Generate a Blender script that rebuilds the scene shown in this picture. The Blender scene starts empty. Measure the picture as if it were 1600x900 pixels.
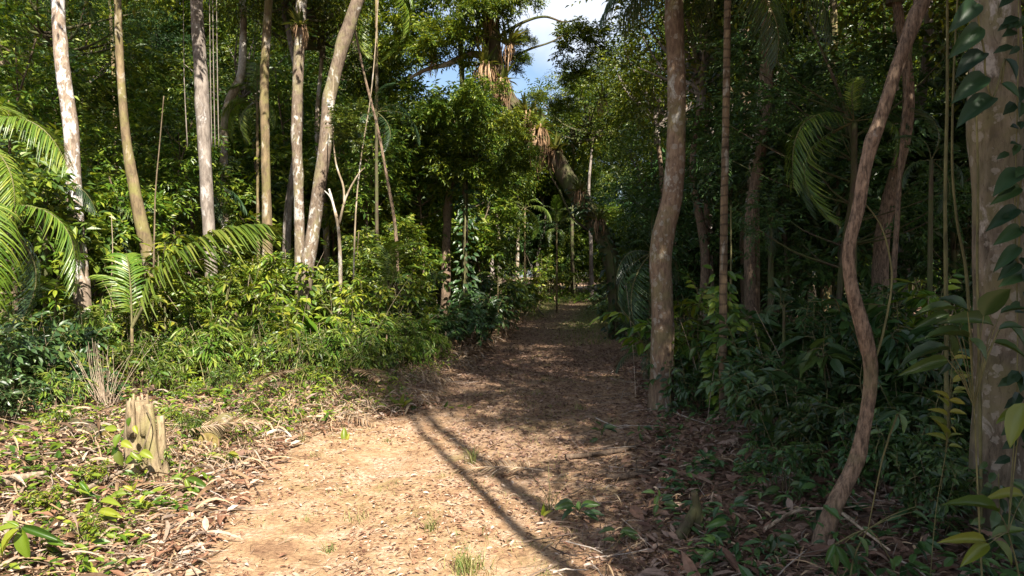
import bpy, math
import numpy as np
from mathutils import Vector

SC = bpy.context.scene
COL = SC.collection
rng = np.random.default_rng(11)

# ------------------------------------------------------------------ camera, sky, sun, exposure
CZ, F, PITCH = 2.0, 1081.0, math.radians(-1.06)
cam_d = bpy.data.cameras.new('camera')
cam_d.sensor_width = 36.0
cam_d.lens = 36.0 * F / 1600.0
cam_d.clip_start, cam_d.clip_end = 0.05, 3000.0
cam = bpy.data.objects.new('camera', cam_d)
COL.objects.link(cam)
cam.location = (0, 0, CZ)
cam.rotation_euler = (math.pi / 2 + PITCH, 0, 0)
SC.camera = cam

SUN_EL = math.radians(44)
SX, SY = 0.36, -0.933                     # horizontal direction towards the sun (behind and to the right)
SUN_AZ = math.atan2(SX, SY)
w = bpy.data.worlds.new('World')
SC.world = w
w.use_nodes = True
nt = w.node_tree
nt.nodes.clear()
sky = nt.nodes.new('ShaderNodeTexSky')
sky.sky_type = 'NISHITA'
sky.sun_disc = False
sky.sun_elevation = SUN_EL
sky.sun_rotation = SUN_AZ
sky.air_density, sky.dust_density, sky.ozone_density = 1.0, 1.2, 1.0
tcw = nt.nodes.new('ShaderNodeTexCoord')
ns = nt.nodes.new('ShaderNodeTexNoise')
ns.inputs['Scale'].default_value = 3.2
ns.inputs['Detail'].default_value = 6
rp = nt.nodes.new('ShaderNodeValToRGB')
rp.color_ramp.elements[0].position = 0.42
rp.color_ramp.elements[1].position = 0.62
mx = nt.nodes.new('ShaderNodeMix')
mx.data_type = 'RGBA'
mx.inputs[7].default_value = (5.4, 5.7, 6.3, 1)
bg = nt.nodes.new('ShaderNodeBackground')
bg.inputs['Strength'].default_value = 0.068
wo = nt.nodes.new('ShaderNodeOutputWorld')
nt.links.new(tcw.outputs['Generated'], ns.inputs['Vector'])
nt.links.new(ns.outputs['Fac'], rp.inputs['Fac'])
nt.links.new(rp.outputs['Color'], mx.inputs[0])
nt.links.new(sky.outputs['Color'], mx.inputs[6])
nt.links.new(mx.outputs[2], bg.inputs['Color'])
nt.links.new(bg.outputs[0], wo.inputs[0])

sd = bpy.data.lights.new('sun', 'SUN')
sd.energy = 5.0
sd.angle = math.radians(0.53)
sd.color = (1.0, 0.93, 0.80)
so = bpy.data.objects.new('sun', sd)
COL.objects.link(so)
tosun = Vector((SX * math.cos(SUN_EL), SY * math.cos(SUN_EL), math.sin(SUN_EL)))
so.rotation_euler = tosun.to_track_quat('Z', 'Y').to_euler()
so.location = (6, -15, 25)

SC.view_settings.view_transform = 'Standard'
SC.view_settings.look = 'None'
SC.view_settings.exposure = 1.65
SC.view_settings.gamma = 1.0
SC.view_settings.use_curve_mapping = False
SC.cycles.max_bounces = 6
SC.cycles.diffuse_bounces = 4
SC.cycles.glossy_bounces = 2
SC.cycles.transmission_bounces = 4
SC.cycles.transparent_max_bounces = 4
SC.cycles.use_denoising = True

# ------------------------------------------------------------------ helpers
def lerp(a, b, t): return a + (b - a) * t
def sstep(x): x = np.clip(x, 0, 1); return x * x * (3 - 2 * x)
def nrm(v): return v / np.maximum(np.linalg.norm(v, axis=-1, keepdims=True), 1e-9)

_fw = np.array([0, math.cos(PITCH), math.sin(PITCH)])
_up = np.array([0, -math.sin(PITCH), math.cos(PITCH)])
_rt = np.array([1.0, 0, 0])
def ray(px, py):
    return _fw + (px - 800) / F * _rt + (450 - py) / F * _up
def at(px, py, Y):
    d = ray(px, py)
    return np.array([0, 0, CZ]) + d * (Y / d[1])

LY = [0, 4.6, 6.75, 8.3, 9.3, 10.3, 13, 19.6, 31, 54, 70]
LX = [-2.6, -2.7, -3.0, -3.1, -2.3, -1.6, -1.3, -0.9, 0.3, 3.4, 6.0]
RY = [0, 4.6, 8, 12.7, 19.6, 31, 54, 70]
RX = [0.7, 0.9, 1.5, 2.3, 2.8, 4.5, 8.0, 10.5]
def path_l(y): return np.interp(y, LY, LX)
def path_r(y): return np.interp(y, RY, RX)
_wv = [(rng.uniform(-1, 1, 2) * f, rng.uniform(0, 6.3), a) for f, a in
       [(0.5, .07), (0.7, .06), (1.1, .045), (1.7, .03), (2.6, .018), (3.9, .012), (5.5, .008), (8, .006)] for _ in range(2)]
def terr(x, y):
    x = np.asarray(x, float); y = np.asarray(y, float)
    dl = path_l(y) - x
    dr = x - path_r(y)
    z = 0.27 * sstep(dl / 2.1) + 0.16 * sstep(dr / 2.0)
    z = z + 0.5 * sstep((y - 45) / 30) + 0.03 * np.clip(np.maximum(dl, dr) - 2, 0, 60)
    n = sum(a * np.sin(x * k[0] + y * k[1] + p) for k, p, a in _wv)
    cx = (path_l(y) + path_r(y)) / 2
    for o_ in (-.75, .75): z = z - .035 * np.exp(-((x - cx - o_ - .2) / .22) ** 2)
    inside = sstep(np.minimum(-dl, -dr) / 0.8 + 0.4)
    return z + n * lerp(0.8, 0.25, inside)
def gnd(px, py, z=0.0):
    d = ray(px, py); o = np.array([0, 0, CZ]); t = 2.0
    for i in range(4000):
        p = o + d * t
        if p[2] - terr(p[0], p[1]) < 0.004 or t > 120: break
        t += max(0.004, (p[2] - terr(p[0], p[1])) * 0.4)
    return p
def G(x, y): return np.array([x, y, float(terr(x, y))])

class MB:
    def __init__(s): s.v = []; s.l = []; s.n = []; s.m = []; s.s = []; s.c = 0
    def add(s, V, Fc, mat=0, smooth=False):
        V = np.asarray(V, float).reshape(-1, 3)
        Fc = np.asarray(Fc, np.int64)
        if Fc.ndim == 1: Fc = Fc[None]
        s.v.append(V); s.l.append((Fc + s.c).ravel()); s.n.append(np.full(len(Fc), Fc.shape[1]))
        s.m.append(np.full(len(Fc), mat)); s.s.append(np.full(len(Fc), smooth)); s.c += len(V)
    def more(s, Fl, off, mat=0, smooth=False):
        Fc = np.asarray(Fl, np.int64)
        s.l.append((Fc + off).ravel()); s.n.append(np.full(len(Fc), Fc.shape[1]))
        s.m.append(np.full(len(Fc), mat)); s.s.append(np.full(len(Fc), smooth))
    def mesh(s, name, mats):
        me = bpy.data.meshes.new(name)
        V = np.concatenate(s.v); Lp = np.concatenate(s.l); N = np.concatenate(s.n)
        me.vertices.add(len(V)); me.vertices.foreach_set('co', V.astype(np.float32).ravel())
        me.loops.add(len(Lp)); me.loops.foreach_set('vertex_index', Lp.astype(np.int32))
        st = np.concatenate([[0], np.cumsum(N)[:-1]])
        me.polygons.add(len(N)); me.polygons.foreach_set('loop_start', st.astype(np.int32))
        me.polygons.foreach_set('loop_total', N.astype(np.int32))
        me.polygons.foreach_set('material_index', np.concatenate(s.m).astype(np.int32))
        me.polygons.foreach_set('use_smooth', np.concatenate(s.s))
        for m in (mats if isinstance(mats, (list, tuple)) else [mats]): me.materials.append(m)
        me.update(calc_edges=True); me.validate()
        return me

# leaf templates: (verts, [face lists])
T_TINY = (np.array([[0, 0, 0], [.42, .5, .07], [1, 0, -.10], [.42, -.5, .07]]), [[(0, 2, 1), (0, 3, 2)]])
T_LEAF = (np.array([[0, 0, 0], [.3, 0, -.02], [.24, .42, .06], [.24, -.42, .06], [.66, 0, -.05], [.6, .44, .02],
                    [.6, -.44, .02], [1, 0, -.16]]),
          [[(0, 1, 2), (0, 3, 1), (4, 7, 5), (4, 6, 7)], [(1, 4, 5, 2), (1, 3, 6, 4)]])
def t_big(n=9, fold=.16, droop=.28, peak=.42):
    t = np.linspace(0, 1, n)
    wd = np.sin(np.pi * t ** (math.log(.5) / math.log(peak))) ** .8 * .5
    wd[0], wd[-1] = .012, .004
    V = []
    for ti, wi in zip(t, wd):
        zc = -droop * ti * ti
        for k in (-1, -.5, 0, .5, 1):
            V.append([ti, wi * k, zc + fold * abs(k) ** 1.3 * wi * 2 + .02 * math.sin(ti * 24) * abs(k)])
    Fq = [(i * 5 + k, (i + 1) * 5 + k, (i + 1) * 5 + k + 1, i * 5 + k + 1) for i in range(n - 1) for k in range(4)]
    return (np.array(V), [Fq])
T_BIG = t_big()

def leaves(mb, P, D, N, L, W, T, mat=0, smooth=False):
    P = np.asarray(P, float); M = len(P)
    if M == 0: return
    x = nrm(np.asarray(D, float)); y = nrm(np.cross(np.asarray(N, float), x)); z = np.cross(x, y)
    L = np.broadcast_to(np.asarray(L, float), (M,)); W = np.broadcast_to(np.asarray(W, float), (M,))
    tv = T[0]; K = len(tv)
    V = (P[:, None, :] + L[:, None, None] * (tv[None, :, 0, None] * x[:, None, :] + W[:, None, None] * tv[None, :, 1, None] * y[:, None, :]
         + tv[None, :, 2, None] * z[:, None, :]))
    off = mb.c
    first = True
    for fl in T[1]:
        Fc = (np.asarray(fl)[None] + (np.arange(M) * K)[:, None, None]).reshape(-1, len(fl[0]))
        if first: mb.add(V.reshape(-1, 3), Fc, mat, smooth); first = False
        else: mb.more(Fc, off, mat, smooth)

def strips(mb, C, S, Wd, mat=0, fold=0.0, smooth=False):
    """C (M,K,3) centre curves, S (M,3) or (M,K,3) side vectors, Wd (M,K) half widths"""
    M, K, _ = C.shape
    if S.ndim == 2: S = S[:, None, :]
    A = C + S * Wd[..., None]; B = C - S * Wd[..., None]
    if fold:
        up = np.array([0, 0, 1.0]); A = A + up * (Wd[..., None] * fold); B = B + up * (Wd[..., None] * fold)
        V = np.stack([A, C, B], 2); k = 3
    else:
        V = np.stack([A, B], 2); k = 2
    base = (np.arange(M) * K * k)[:, None, None] + (np.arange(K - 1) * k)[None, :, None]
    fs = [np.concatenate([base + j, base + j + 1, base + j + k + 1, base + j + k], 2).reshape(-1, 4) for j in range(k - 1)]
    mb.add(V.reshape(-1, 3), np.concatenate(fs), mat, smooth)

def catmull(P, n):
    P = np.asarray(P, float)
    Q = np.vstack([2 * P[0] - P[1], P, 2 * P[-1] - P[-2]])
    out = []
    segs = len(P) - 1
    for i in range(segs):
        p0, p1, p2, p3 = Q[i], Q[i + 1], Q[i + 2], Q[i + 3]
        for t in np.linspace(0, 1, n, endpoint=(i == segs - 1)):
            out.append(.5 * ((2 * p1) + (-p0 + p2) * t + (2 * p0 - 5 * p1 + 4 * p2 - p3) * t * t + (-p0 + 3 * p1 - 3 * p2 + p3) * t ** 3))
    return np.array(out)

def tube(mb, P, R, sides=8, bump=0.0, mat=0, cap=True, flute=0.0, knots=0):
    P = np.asarray(P, float); K = len(P)
    R = np.asarray(R, float)
    R = np.full(K, float(R)) if R.ndim == 0 else np.interp(np.linspace(0, 1, K), np.linspace(0, 1, len(R)), R)
    T = nrm(np.gradient(P, axis=0))
    u = np.cross(T[0], [0.3, 1, .1]); u = u / np.linalg.norm(u)
    U = []
    for t in T:
        u = u - t * np.dot(u, t); u = u / np.linalg.norm(u); U.append(u)
    U = np.array(U); W = np.cross(T, U)
    a = np.linspace(0, 2 * np.pi, sides, endpoint=False)
    rr = np.ones((K, sides))
    if bump:
        ph = rng.uniform(0, 6.3, 6)
        s = np.concatenate([[0], np.cumsum(np.linalg.norm(np.diff(P, axis=0), axis=1))])
        rr += bump * (np.sin(2 * a[None] + ph[0] + s[:, None] * 1.3) * .5 + np.sin(3 * a[None] + ph[1] - s[:, None] * 2.1) * .4
                      + np.sin(s[:, None] * 5.3 + ph[2]) * .35 + np.sin(s[:, None] * 11 + ph[3] + a[None]) * .25)
        rr += rng.normal(0, bump * .15, rr.shape)
    if knots:
        for _ in range(knots):
            kc = rng.integers(2, K - 2); ka = rng.uniform(0, 6.3); kw = rng.uniform(.5, 1.1); kh = rng.uniform(.10, .28)
            sd_ = np.concatenate([[0], np.cumsum(np.linalg.norm(np.diff(P, axis=0), axis=1))])
            rr += kh * np.exp(-((sd_ - sd_[kc]) / (R * 1.6 + .02))[:, None] ** 2) * np.exp(-((np.angle(np.exp(1j * (a - ka)))) / kw) ** 2)[None]
    if flute:
        rr += flute * np.cos(5 * a[None] + 1) * np.linspace(1, 0, K)[:, None] ** 3
    V = P[:, None] + (R[:, None] * rr)[..., None] * (np.cos(a)[None, :, None] * U[:, None] + np.sin(a)[None, :, None] * W[:, None])
    i = np.arange(K - 1)[:, None] * sides; j = np.arange(sides)[None]; jn = (j + 1) % sides
    Fc = np.stack([i + j, i + jn, i + sides + jn, i + sides + j], -1).reshape(-1, 4)
    off = mb.c
    mb.add(V.reshape(-1, 3), Fc, mat, True)
    if cap:
        mb.l.append(np.arange(sides)[::-1] + off); mb.n.append([sides]); mb.m.append([mat]); mb.s.append([False])
        mb.l.append(np.arange(sides) + off + (K - 1) * sides); mb.n.append([sides]); mb.m.append([mat]); mb.s.append([False])

def runit(M, zf=1.0):
    v = rng.normal(size=(M, 3)); v[:, 2] *= zf
    return nrm(v)

# ------------------------------------------------------------------ object helpers
def thing(name, label, cat, loc=(0, 0, 0), rz=0.0, group=None, scale=1.0):
    o = bpy.data.objects.new(name, None)
    o.empty_display_size = .1
    COL.objects.link(o)
    o.location = loc; o.rotation_euler = (0, 0, rz)
    o.scale = (scale,) * 3
    o['label'] = label; o['category'] = cat
    if group: o['group'] = group
    return o
def part(name, me, parent=None, loc=None, rot=None, scale=None):
    o = bpy.data.objects.new(name, me)
    COL.objects.link(o)
    if parent is not None: o.parent = parent
    if loc is not None: o.location = loc
    if rot is not None: o.rotation_euler = rot
    if scale is not None: o.scale = (scale,) * 3 if np.isscalar(scale) else scale
    return o
def tag(o, label, cat, group=None):
    o['label'] = label; o['category'] = cat
    if group: o['group'] = group
    return o
def kind(o, k): o['kind'] = k; return o

# ------------------------------------------------------------------ materials
def newmat(name):
    m = bpy.data.materials.new(name); m.use_nodes = True
    m.node_tree.nodes.clear()
    return m, m.node_tree.nodes, m.node_tree.links
def ramp(N, stops, interp='LINEAR'):
    r = N.new('ShaderNodeValToRGB'); cr = r.color_ramp; cr.interpolation = interp
    while len(cr.elements) < len(stops): cr.elements.new(.5)
    for e, (p, c) in zip(cr.elements, stops):
        e.position = p; e.color = (*c, 1) if len(c) == 3 else c
    return r
def noise(N, Lk, vec, scale, detail=4, rough=.55, dist=0.0):
    n = N.new('ShaderNodeTexNoise')
    n.inputs['Scale'].default_value = scale; n.inputs['Detail'].default_value = detail
    n.inputs['Roughness'].default_value = rough; n.inputs['Distortion'].default_value = dist
    Lk.new(vec, n.inputs['Vector'])
    return n
def mixc(N, Lk, fac, a, b, mode='MIX'):
    m = N.new('ShaderNodeMix'); m.data_type = 'RGBA'; m.blend_type = mode
    if isinstance(fac, float): m.inputs[0].default_value = fac
    else: Lk.new(fac, m.inputs[0])
    for i, c in ((6, a), (7, b)):
        if isinstance(c, tuple): m.inputs[i].default_value = (*c, 1)
        else: Lk.new(c, m.inputs[i])
    return m.outputs[2]

def leaf_mat(name, cols, trans=.32, rough=.42, spec=.45, var=.3, tcol=(1.25, 1.15, .45)):
    m, N, Lk = newmat(name)
    geo = N.new('ShaderNodeNewGeometry'); oi = N.new('ShaderNodeObjectInfo')
    n = len(cols)
    r = ramp(N, [(i / (n - 1), c) for i, c in enumerate(cols)])
    Lk.new(geo.outputs['Random Per Island'], r.inputs[0])
    hs = N.new('ShaderNodeHueSaturation')
    mr = N.new('ShaderNodeMapRange'); mr.inputs[3].default_value = 1 - var; mr.inputs[4].default_value = 1 + var
    Lk.new(oi.outputs['Random'], mr.inputs[0]); Lk.new(mr.outputs[0], hs.inputs['Value'])
    mh = N.new('ShaderNodeMapRange'); mh.inputs[3].default_value = .485; mh.inputs[4].default_value = .515
    ml = N.new('ShaderNodeMath'); ml.operation = 'FRACT'
    mm = N.new('ShaderNodeMath'); mm.operation = 'MULTIPLY'; mm.inputs[1].default_value = 7.31
    Lk.new(oi.outputs['Random'], mm.inputs[0]); Lk.new(mm.outputs[0], ml.inputs[0]); Lk.new(ml.outputs[0], mh.inputs[0])
    Lk.new(mh.outputs[0], hs.inputs['Hue']); Lk.new(r.outputs[0], hs.inputs['Color'])
    b = N.new('ShaderNodeBsdfPrincipled')
    b.inputs['Roughness'].default_value = rough; b.inputs['Specular IOR Level'].default_value = spec
    Lk.new(hs.outputs[0], b.inputs['Base Color'])
    t = N.new('ShaderNodeBsdfTranslucent')
    Lk.new(mixc(N, Lk, 1.0, hs.outputs[0], tcol, 'MULTIPLY'), t.inputs['Color'])
    ms = N.new('ShaderNodeMixShader'); ms.inputs[0].default_value = trans
    Lk.new(b.outputs[0], ms.inputs[1]); Lk.new(t.outputs[0], ms.inputs[2])
    o = N.new('ShaderNodeOutputMaterial'); Lk.new(ms.outputs[0], o.inputs[0])
    return m

def bark_mat(name, base, dark, lichen=None, lam=.5, lscale=3.0, moss=None, mam=.4, furrow=14.0, bump=.5, rings=0.0, spots=0.0):
    m, N, Lk = newmat(name)
    tc = N.new('ShaderNodeTexCoord')
    v = tc.outputs['Object']
    mp = N.new('ShaderNodeMapping'); mp.inputs['Scale'].default_value = (1, 1, .28)
    Lk.new(v, mp.inputs[0])
    f = noise(N, Lk, mp.outputs[0], furrow, 8, .65, .3)
    r = ramp(N, [(.36, dark), (.58, base), (.75, tuple(min(1, x * 1.25) for x in base))])
    Lk.new(f.outputs[0], r.inputs[0])
    c = r.outputs[0]
    big = noise(N, Lk, v, 1.3, 3, .5)
    rb = ramp(N, [(.35, (.72, .70, .66)), (.65, (1.12, 1.1, 1.05))])
    Lk.new(big.outputs[0], rb.inputs[0])
    c = mixc(N, Lk, 1.0, c, rb.outputs[0], 'MULTIPLY')
    if moss:
        n3 = noise(N, Lk, v, 2.2, 6, .6, .4)
        rm = ramp(N, [(1 - mam - .12, (0, 0, 0)), (1 - mam + .1, (1, 1, 1))]); Lk.new(n3.outputs[0], rm.inputs[0])
        c = mixc(N, Lk, rm.outputs[0], c, moss)
    if lichen:
        mp2 = N.new('ShaderNodeMapping'); mp2.inputs['Scale'].default_value = (1, 1, .55); Lk.new(v, mp2.inputs[0])
        n2a = noise(N, Lk, mp2.outputs[0], lscale, 9, .68, .5)
        n2b = noise(N, Lk, v, 1.1, 3, .5)
        n2c = N.new('ShaderNodeMath'); n2c.operation = 'MULTIPLY_ADD'; n2c.inputs[1].default_value = .75; n2c.inputs[2].default_value = -.375
        Lk.new(n2b.outputs[0], n2c.inputs[0])
        n2 = N.new('ShaderNodeMath'); n2.operation = 'ADD'; Lk.new(n2a.outputs[0], n2.inputs[0]); Lk.new(n2c.outputs[0], n2.inputs[1])
        rl0 = ramp(N, [(1 - lam - .03, (0, 0, 0)), (1 - lam + .05, (1, 1, 1))]); Lk.new(n2.outputs[0], rl0.inputs[0])
        vo = N.new('ShaderNodeTexVoronoi'); vo.inputs['Scale'].default_value = lscale * 1.6
        nd = noise(N, Lk, v, lscale * 4, 3, .6)
        vm = N.new('ShaderNodeVectorMath'); vm.operation = 'MULTIPLY_ADD'; vm.inputs[1].default_value = (.06, .06, .06)
        Lk.new(nd.outputs['Color'], vm.inputs[0]); Lk.new(v, vm.inputs[2]); Lk.new(vm.outputs[0], vo.inputs['Vector'])
        sp = N.new('ShaderNodeSeparateColor'); Lk.new(vo.outputs['Color'], sp.inputs[0])
        th = N.new('ShaderNodeMath'); th.operation = 'MULTIPLY'; th.inputs[1].default_value = .5; Lk.new(sp.outputs[0], th.inputs[0])
        lt = N.new('ShaderNodeMath'); lt.operation = 'SUBTRACT'; Lk.new(th.outputs[0], lt.inputs[0]); Lk.new(vo.outputs['Distance'], lt.inputs[1])
        rs = ramp(N, [(.0, (0, 0, 0)), (.05, (spots,) * 3)]); Lk.new(lt.outputs[0], rs.inputs[0])
        rl = N.new('ShaderNodeMix'); rl.data_type = 'RGBA'; rl.blend_type = 'LIGHTEN'; rl.inputs[0].default_value = 1.0
        Lk.new(rl0.outputs[0], rl.inputs[6]); Lk.new(rs.outputs[0], rl.inputs[7])
        n4 = noise(N, Lk, v, lscale * 5, 4, .6)
        r4 = ramp(N, [(.4, tuple(x * .72 for x in lichen)), (.6, lichen)]); Lk.new(n4.outputs[0], r4.inputs[0])
        c = mixc(N, Lk, rl.outputs[2], c, r4.outputs[0])
    ck = noise(N, Lk, mp.outputs[0], furrow * 2.3, 5, .7, 1.2)
    rc_ = ramp(N, [(.33, (.45, .42, .40)), (.44, (1, 1, 1))]); Lk.new(ck.outputs[0], rc_.inputs[0])
    c = mixc(N, Lk, .8, c, rc_.outputs[0], 'MULTIPLY')
    hgt = f.outputs[0]
    if rings:
        wv = N.new('ShaderNodeTexWave'); wv.bands_direction = 'Z'; wv.inputs['Scale'].default_value = rings
        wv.inputs['Distortion'].default_value = 3.5; wv.inputs['Detail'].default_value = 2
        Lk.new(v, wv.inputs['Vector'])
        rw = ramp(N, [(.0, (.45, .45, .45)), (.18, (1, 1, 1))]); Lk.new(wv.outputs[0], rw.inputs[0])
        c = mixc(N, Lk, 1.0, c, rw.outputs[0], 'MULTIPLY')
    b = N.new('ShaderNodeBsdfPrincipled'); b.inputs['Roughness'].default_value = .88
    b.inputs['Specular IOR Level'].default_value = .2
    Lk.new(c, b.inputs['Base Color'])
    bp = N.new('ShaderNodeBump'); bp.inputs['Strength'].default_value = bump; bp.inputs['Distance'].default_value = .02
    Lk.new(hgt, bp.inputs['Height']); Lk.new(bp.outputs[0], b.inputs['Normal'])
    o = N.new('ShaderNodeOutputMaterial'); Lk.new(b.outputs[0], o.inputs[0])
    return m

def dry_mat(name, cols, rough=.75, trans=.12):
    m, N, Lk = newmat(name)
    geo = N.new('ShaderNodeNewGeometry')
    n = len(cols)
    r = ramp(N, [(i / (n - 1), c) for i, c in enumerate(cols)])
    Lk.new(geo.outputs['Random Per Island'], r.inputs[0])
    tc = N.new('ShaderNodeTexCoord')
    nn = noise(N, Lk, tc.outputs['Object'], 30, 4, .6)
    rb = ramp(N, [(.35, (.7, .68, .66)), (.65, (1.1, 1.08, 1.05))]); Lk.new(nn.outputs[0], rb.inputs[0])
    c = mixc(N, Lk, 1.0, r.outputs[0], rb.outputs[0], 'MULTIPLY')
    b = N.new('ShaderNodeBsdfPrincipled'); b.inputs['Roughness'].default_value = rough
    b.inputs['Specular IOR Level'].default_value = .25
    Lk.new(c, b.inputs['Base Color'])
    t = N.new('ShaderNodeBsdfTranslucent'); Lk.new(c, t.inputs[0])
    ms = N.new('ShaderNodeMixShader'); ms.inputs[0].default_value = trans
    Lk.new(b.outputs[0], ms.inputs[1]); Lk.new(t.outputs[0], ms.inputs[2])
    o = N.new('ShaderNodeOutputMaterial'); Lk.new(ms.outputs[0], o.inputs[0])
    return m

M = {}
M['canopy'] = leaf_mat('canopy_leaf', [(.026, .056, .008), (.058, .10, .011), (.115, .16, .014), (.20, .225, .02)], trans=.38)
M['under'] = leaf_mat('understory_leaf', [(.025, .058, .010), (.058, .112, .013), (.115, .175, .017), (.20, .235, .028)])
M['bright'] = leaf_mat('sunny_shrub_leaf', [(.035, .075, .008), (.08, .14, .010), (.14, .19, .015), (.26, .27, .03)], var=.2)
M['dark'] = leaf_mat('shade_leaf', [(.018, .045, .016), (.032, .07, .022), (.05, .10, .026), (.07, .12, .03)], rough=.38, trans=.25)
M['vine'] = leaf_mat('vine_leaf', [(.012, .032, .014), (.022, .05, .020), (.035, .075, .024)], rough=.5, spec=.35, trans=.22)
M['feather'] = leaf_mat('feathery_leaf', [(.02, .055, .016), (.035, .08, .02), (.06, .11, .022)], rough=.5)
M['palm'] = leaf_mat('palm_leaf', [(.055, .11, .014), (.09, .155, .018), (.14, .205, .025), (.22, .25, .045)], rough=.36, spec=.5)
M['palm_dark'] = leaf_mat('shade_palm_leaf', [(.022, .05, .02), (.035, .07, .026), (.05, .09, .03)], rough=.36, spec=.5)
M['bamboo'] = leaf_mat('narrow_leaf', [(.04, .09, .012), (.08, .15, .016), (.14, .21, .025), (.22, .24, .05)], rough=.45)
M['brom'] = leaf_mat('bromeliad_leaf', [(.06, .09, .02), (.11, .13, .03), (.17, .16, .04)], rough=.4)
M['yellow'] = leaf_mat('yellowing_leaf', [(.09, .12, .02), (.14, .15, .022), (.20, .17, .02)], rough=.45)
M['grass'] = leaf_mat('grass_blade', [(.07, .12, .025), (.12, .17, .035), (.22, .21, .07), (.32, .26, .12)], rough=.6, var=.15)
M['stem'] = bark_mat('green_stem', (.16, .15, .07), (.08, .08, .04), furrow=25, bump=.2)
M['twig'] = bark_mat('twig_bark', (.17, .13, .09), (.08, .06, .04), furrow=30, bump=.3)
M['bark_white'] = bark_mat('white_lichen_bark', (.30, .235, .19), (.15, .115, .09), lichen=(.60, .575, .56), lam=.45, lscale=10, furrow=26, bump=.5)
M['bark_grey'] = bark_mat('grey_bark', (.25, .215, .195), (.12, .10, .09), lichen=(.42, .39, .37), lam=.38, lscale=7.0, bump=.35)
M['bark_olive'] = bark_mat('olive_bark', (.20, .15, .09), (.095, .07, .045), moss=(.17, .155, .055), mam=.42, lichen=(.44, .38, .31), lam=.38, bump=.35)
M['bark_mottle'] = bark_mat('mottled_bark', (.20, .155, .12), (.085, .062, .048), lichen=(.46, .435, .40), lam=.42, furrow=30, lscale=9, moss=(.22, .2, .1), mam=.4, bump=.45)
M['bark_kink'] = bark_mat('pale_spotted_bark', (.21, .15, .105), (.11, .075, .055), lichen=(.36, .34, .29), lam=.38, lscale=7, moss=(.15, .14, .06), mam=.38, furrow=30, bump=.8, spots=.45)
M['bark_brown'] = bark_mat('furrowed_brown_bark', (.24, .17, .125), (.065, .047, .036), lichen=(.38, .36, .32), lam=.30, lscale=13, moss=(.11, .11, .05), mam=.34, furrow=46, bump=1.0)
M['bark_thick'] = bark_mat('thick_trunk_bark', (.185, .155, .12), (.075, .062, .048), lichen=(.32, .29, .25), lam=.40, lscale=7.0, moss=(.14, .13, .06), mam=.42, bump=.6, spots=.5)
M['bark_dark'] = bark_mat('dark_bark', (.105, .078, .058), (.05, .036, .028), moss=(.075, .09, .03), mam=.48, bump=.7)
M['bark_pale'] = bark_mat('pale_bark', (.30, .245, .18), (.15, .115, .08), lichen=(.48, .44, .39), lam=.45, lscale=4, bump=.3)
M['bark_ring'] = bark_mat('ringed_palm_bark', (.16, .115, .07), (.08, .058, .04), lichen=(.27, .245, .20), lam=.40, lscale=7, rings=2.6, bump=.2)
M['wood'] = bark_mat('weathered_wood', (.30, .235, .15), (.13, .095, .06), moss=(.20, .19, .06), mam=.42, lichen=(.42, .37, .29), lam=.34, lscale=9, furrow=20, bump=1.0)
M['cut'] = bark_mat('cut_wood', (.30, .24, .08), (.16, .12, .05), furrow=30, bump=.3)
M['dead'] = bark_mat('dead_wood', (.40, .32, .25), (.20, .15, .11), furrow=26, bump=.6)
M['dead_dark'] = bark_mat('dark_dead_wood', (.14, .10, .075), (.06, .045, .035), furrow=26, bump=.6)
M['dead_white'] = bark_mat('bleached_wood', (.72, .66, .60), (.45, .38, .32), furrow=26, bump=.3)
M['thatch'] = dry_mat('dry_blade', [(.07, .042, .026), (.18, .108, .06), (.31, .205, .12), (.45, .34, .22), (.24, .175, .13), (.38, .31, .245)])
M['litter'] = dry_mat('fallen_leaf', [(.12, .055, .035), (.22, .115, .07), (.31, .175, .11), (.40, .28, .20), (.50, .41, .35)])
M['litter_dark'] = dry_mat('shade_toned_fallen_leaf', [(.09, .048, .035), (.15, .085, .062), (.21, .13, .095), (.30, .22, .18)])  # darker copy of the fallen leaf, shade put into its colour
M['twigs'] = dry_mat('fallen_twig', [(.05, .035, .028), (.12, .085, .065), (.24, .19, .155), (.42, .37, .33)])
M['root'] = dry_mat('hanging_root', [(.15, .09, .05), (.26, .16, .09), (.38, .26, .16)])

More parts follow.
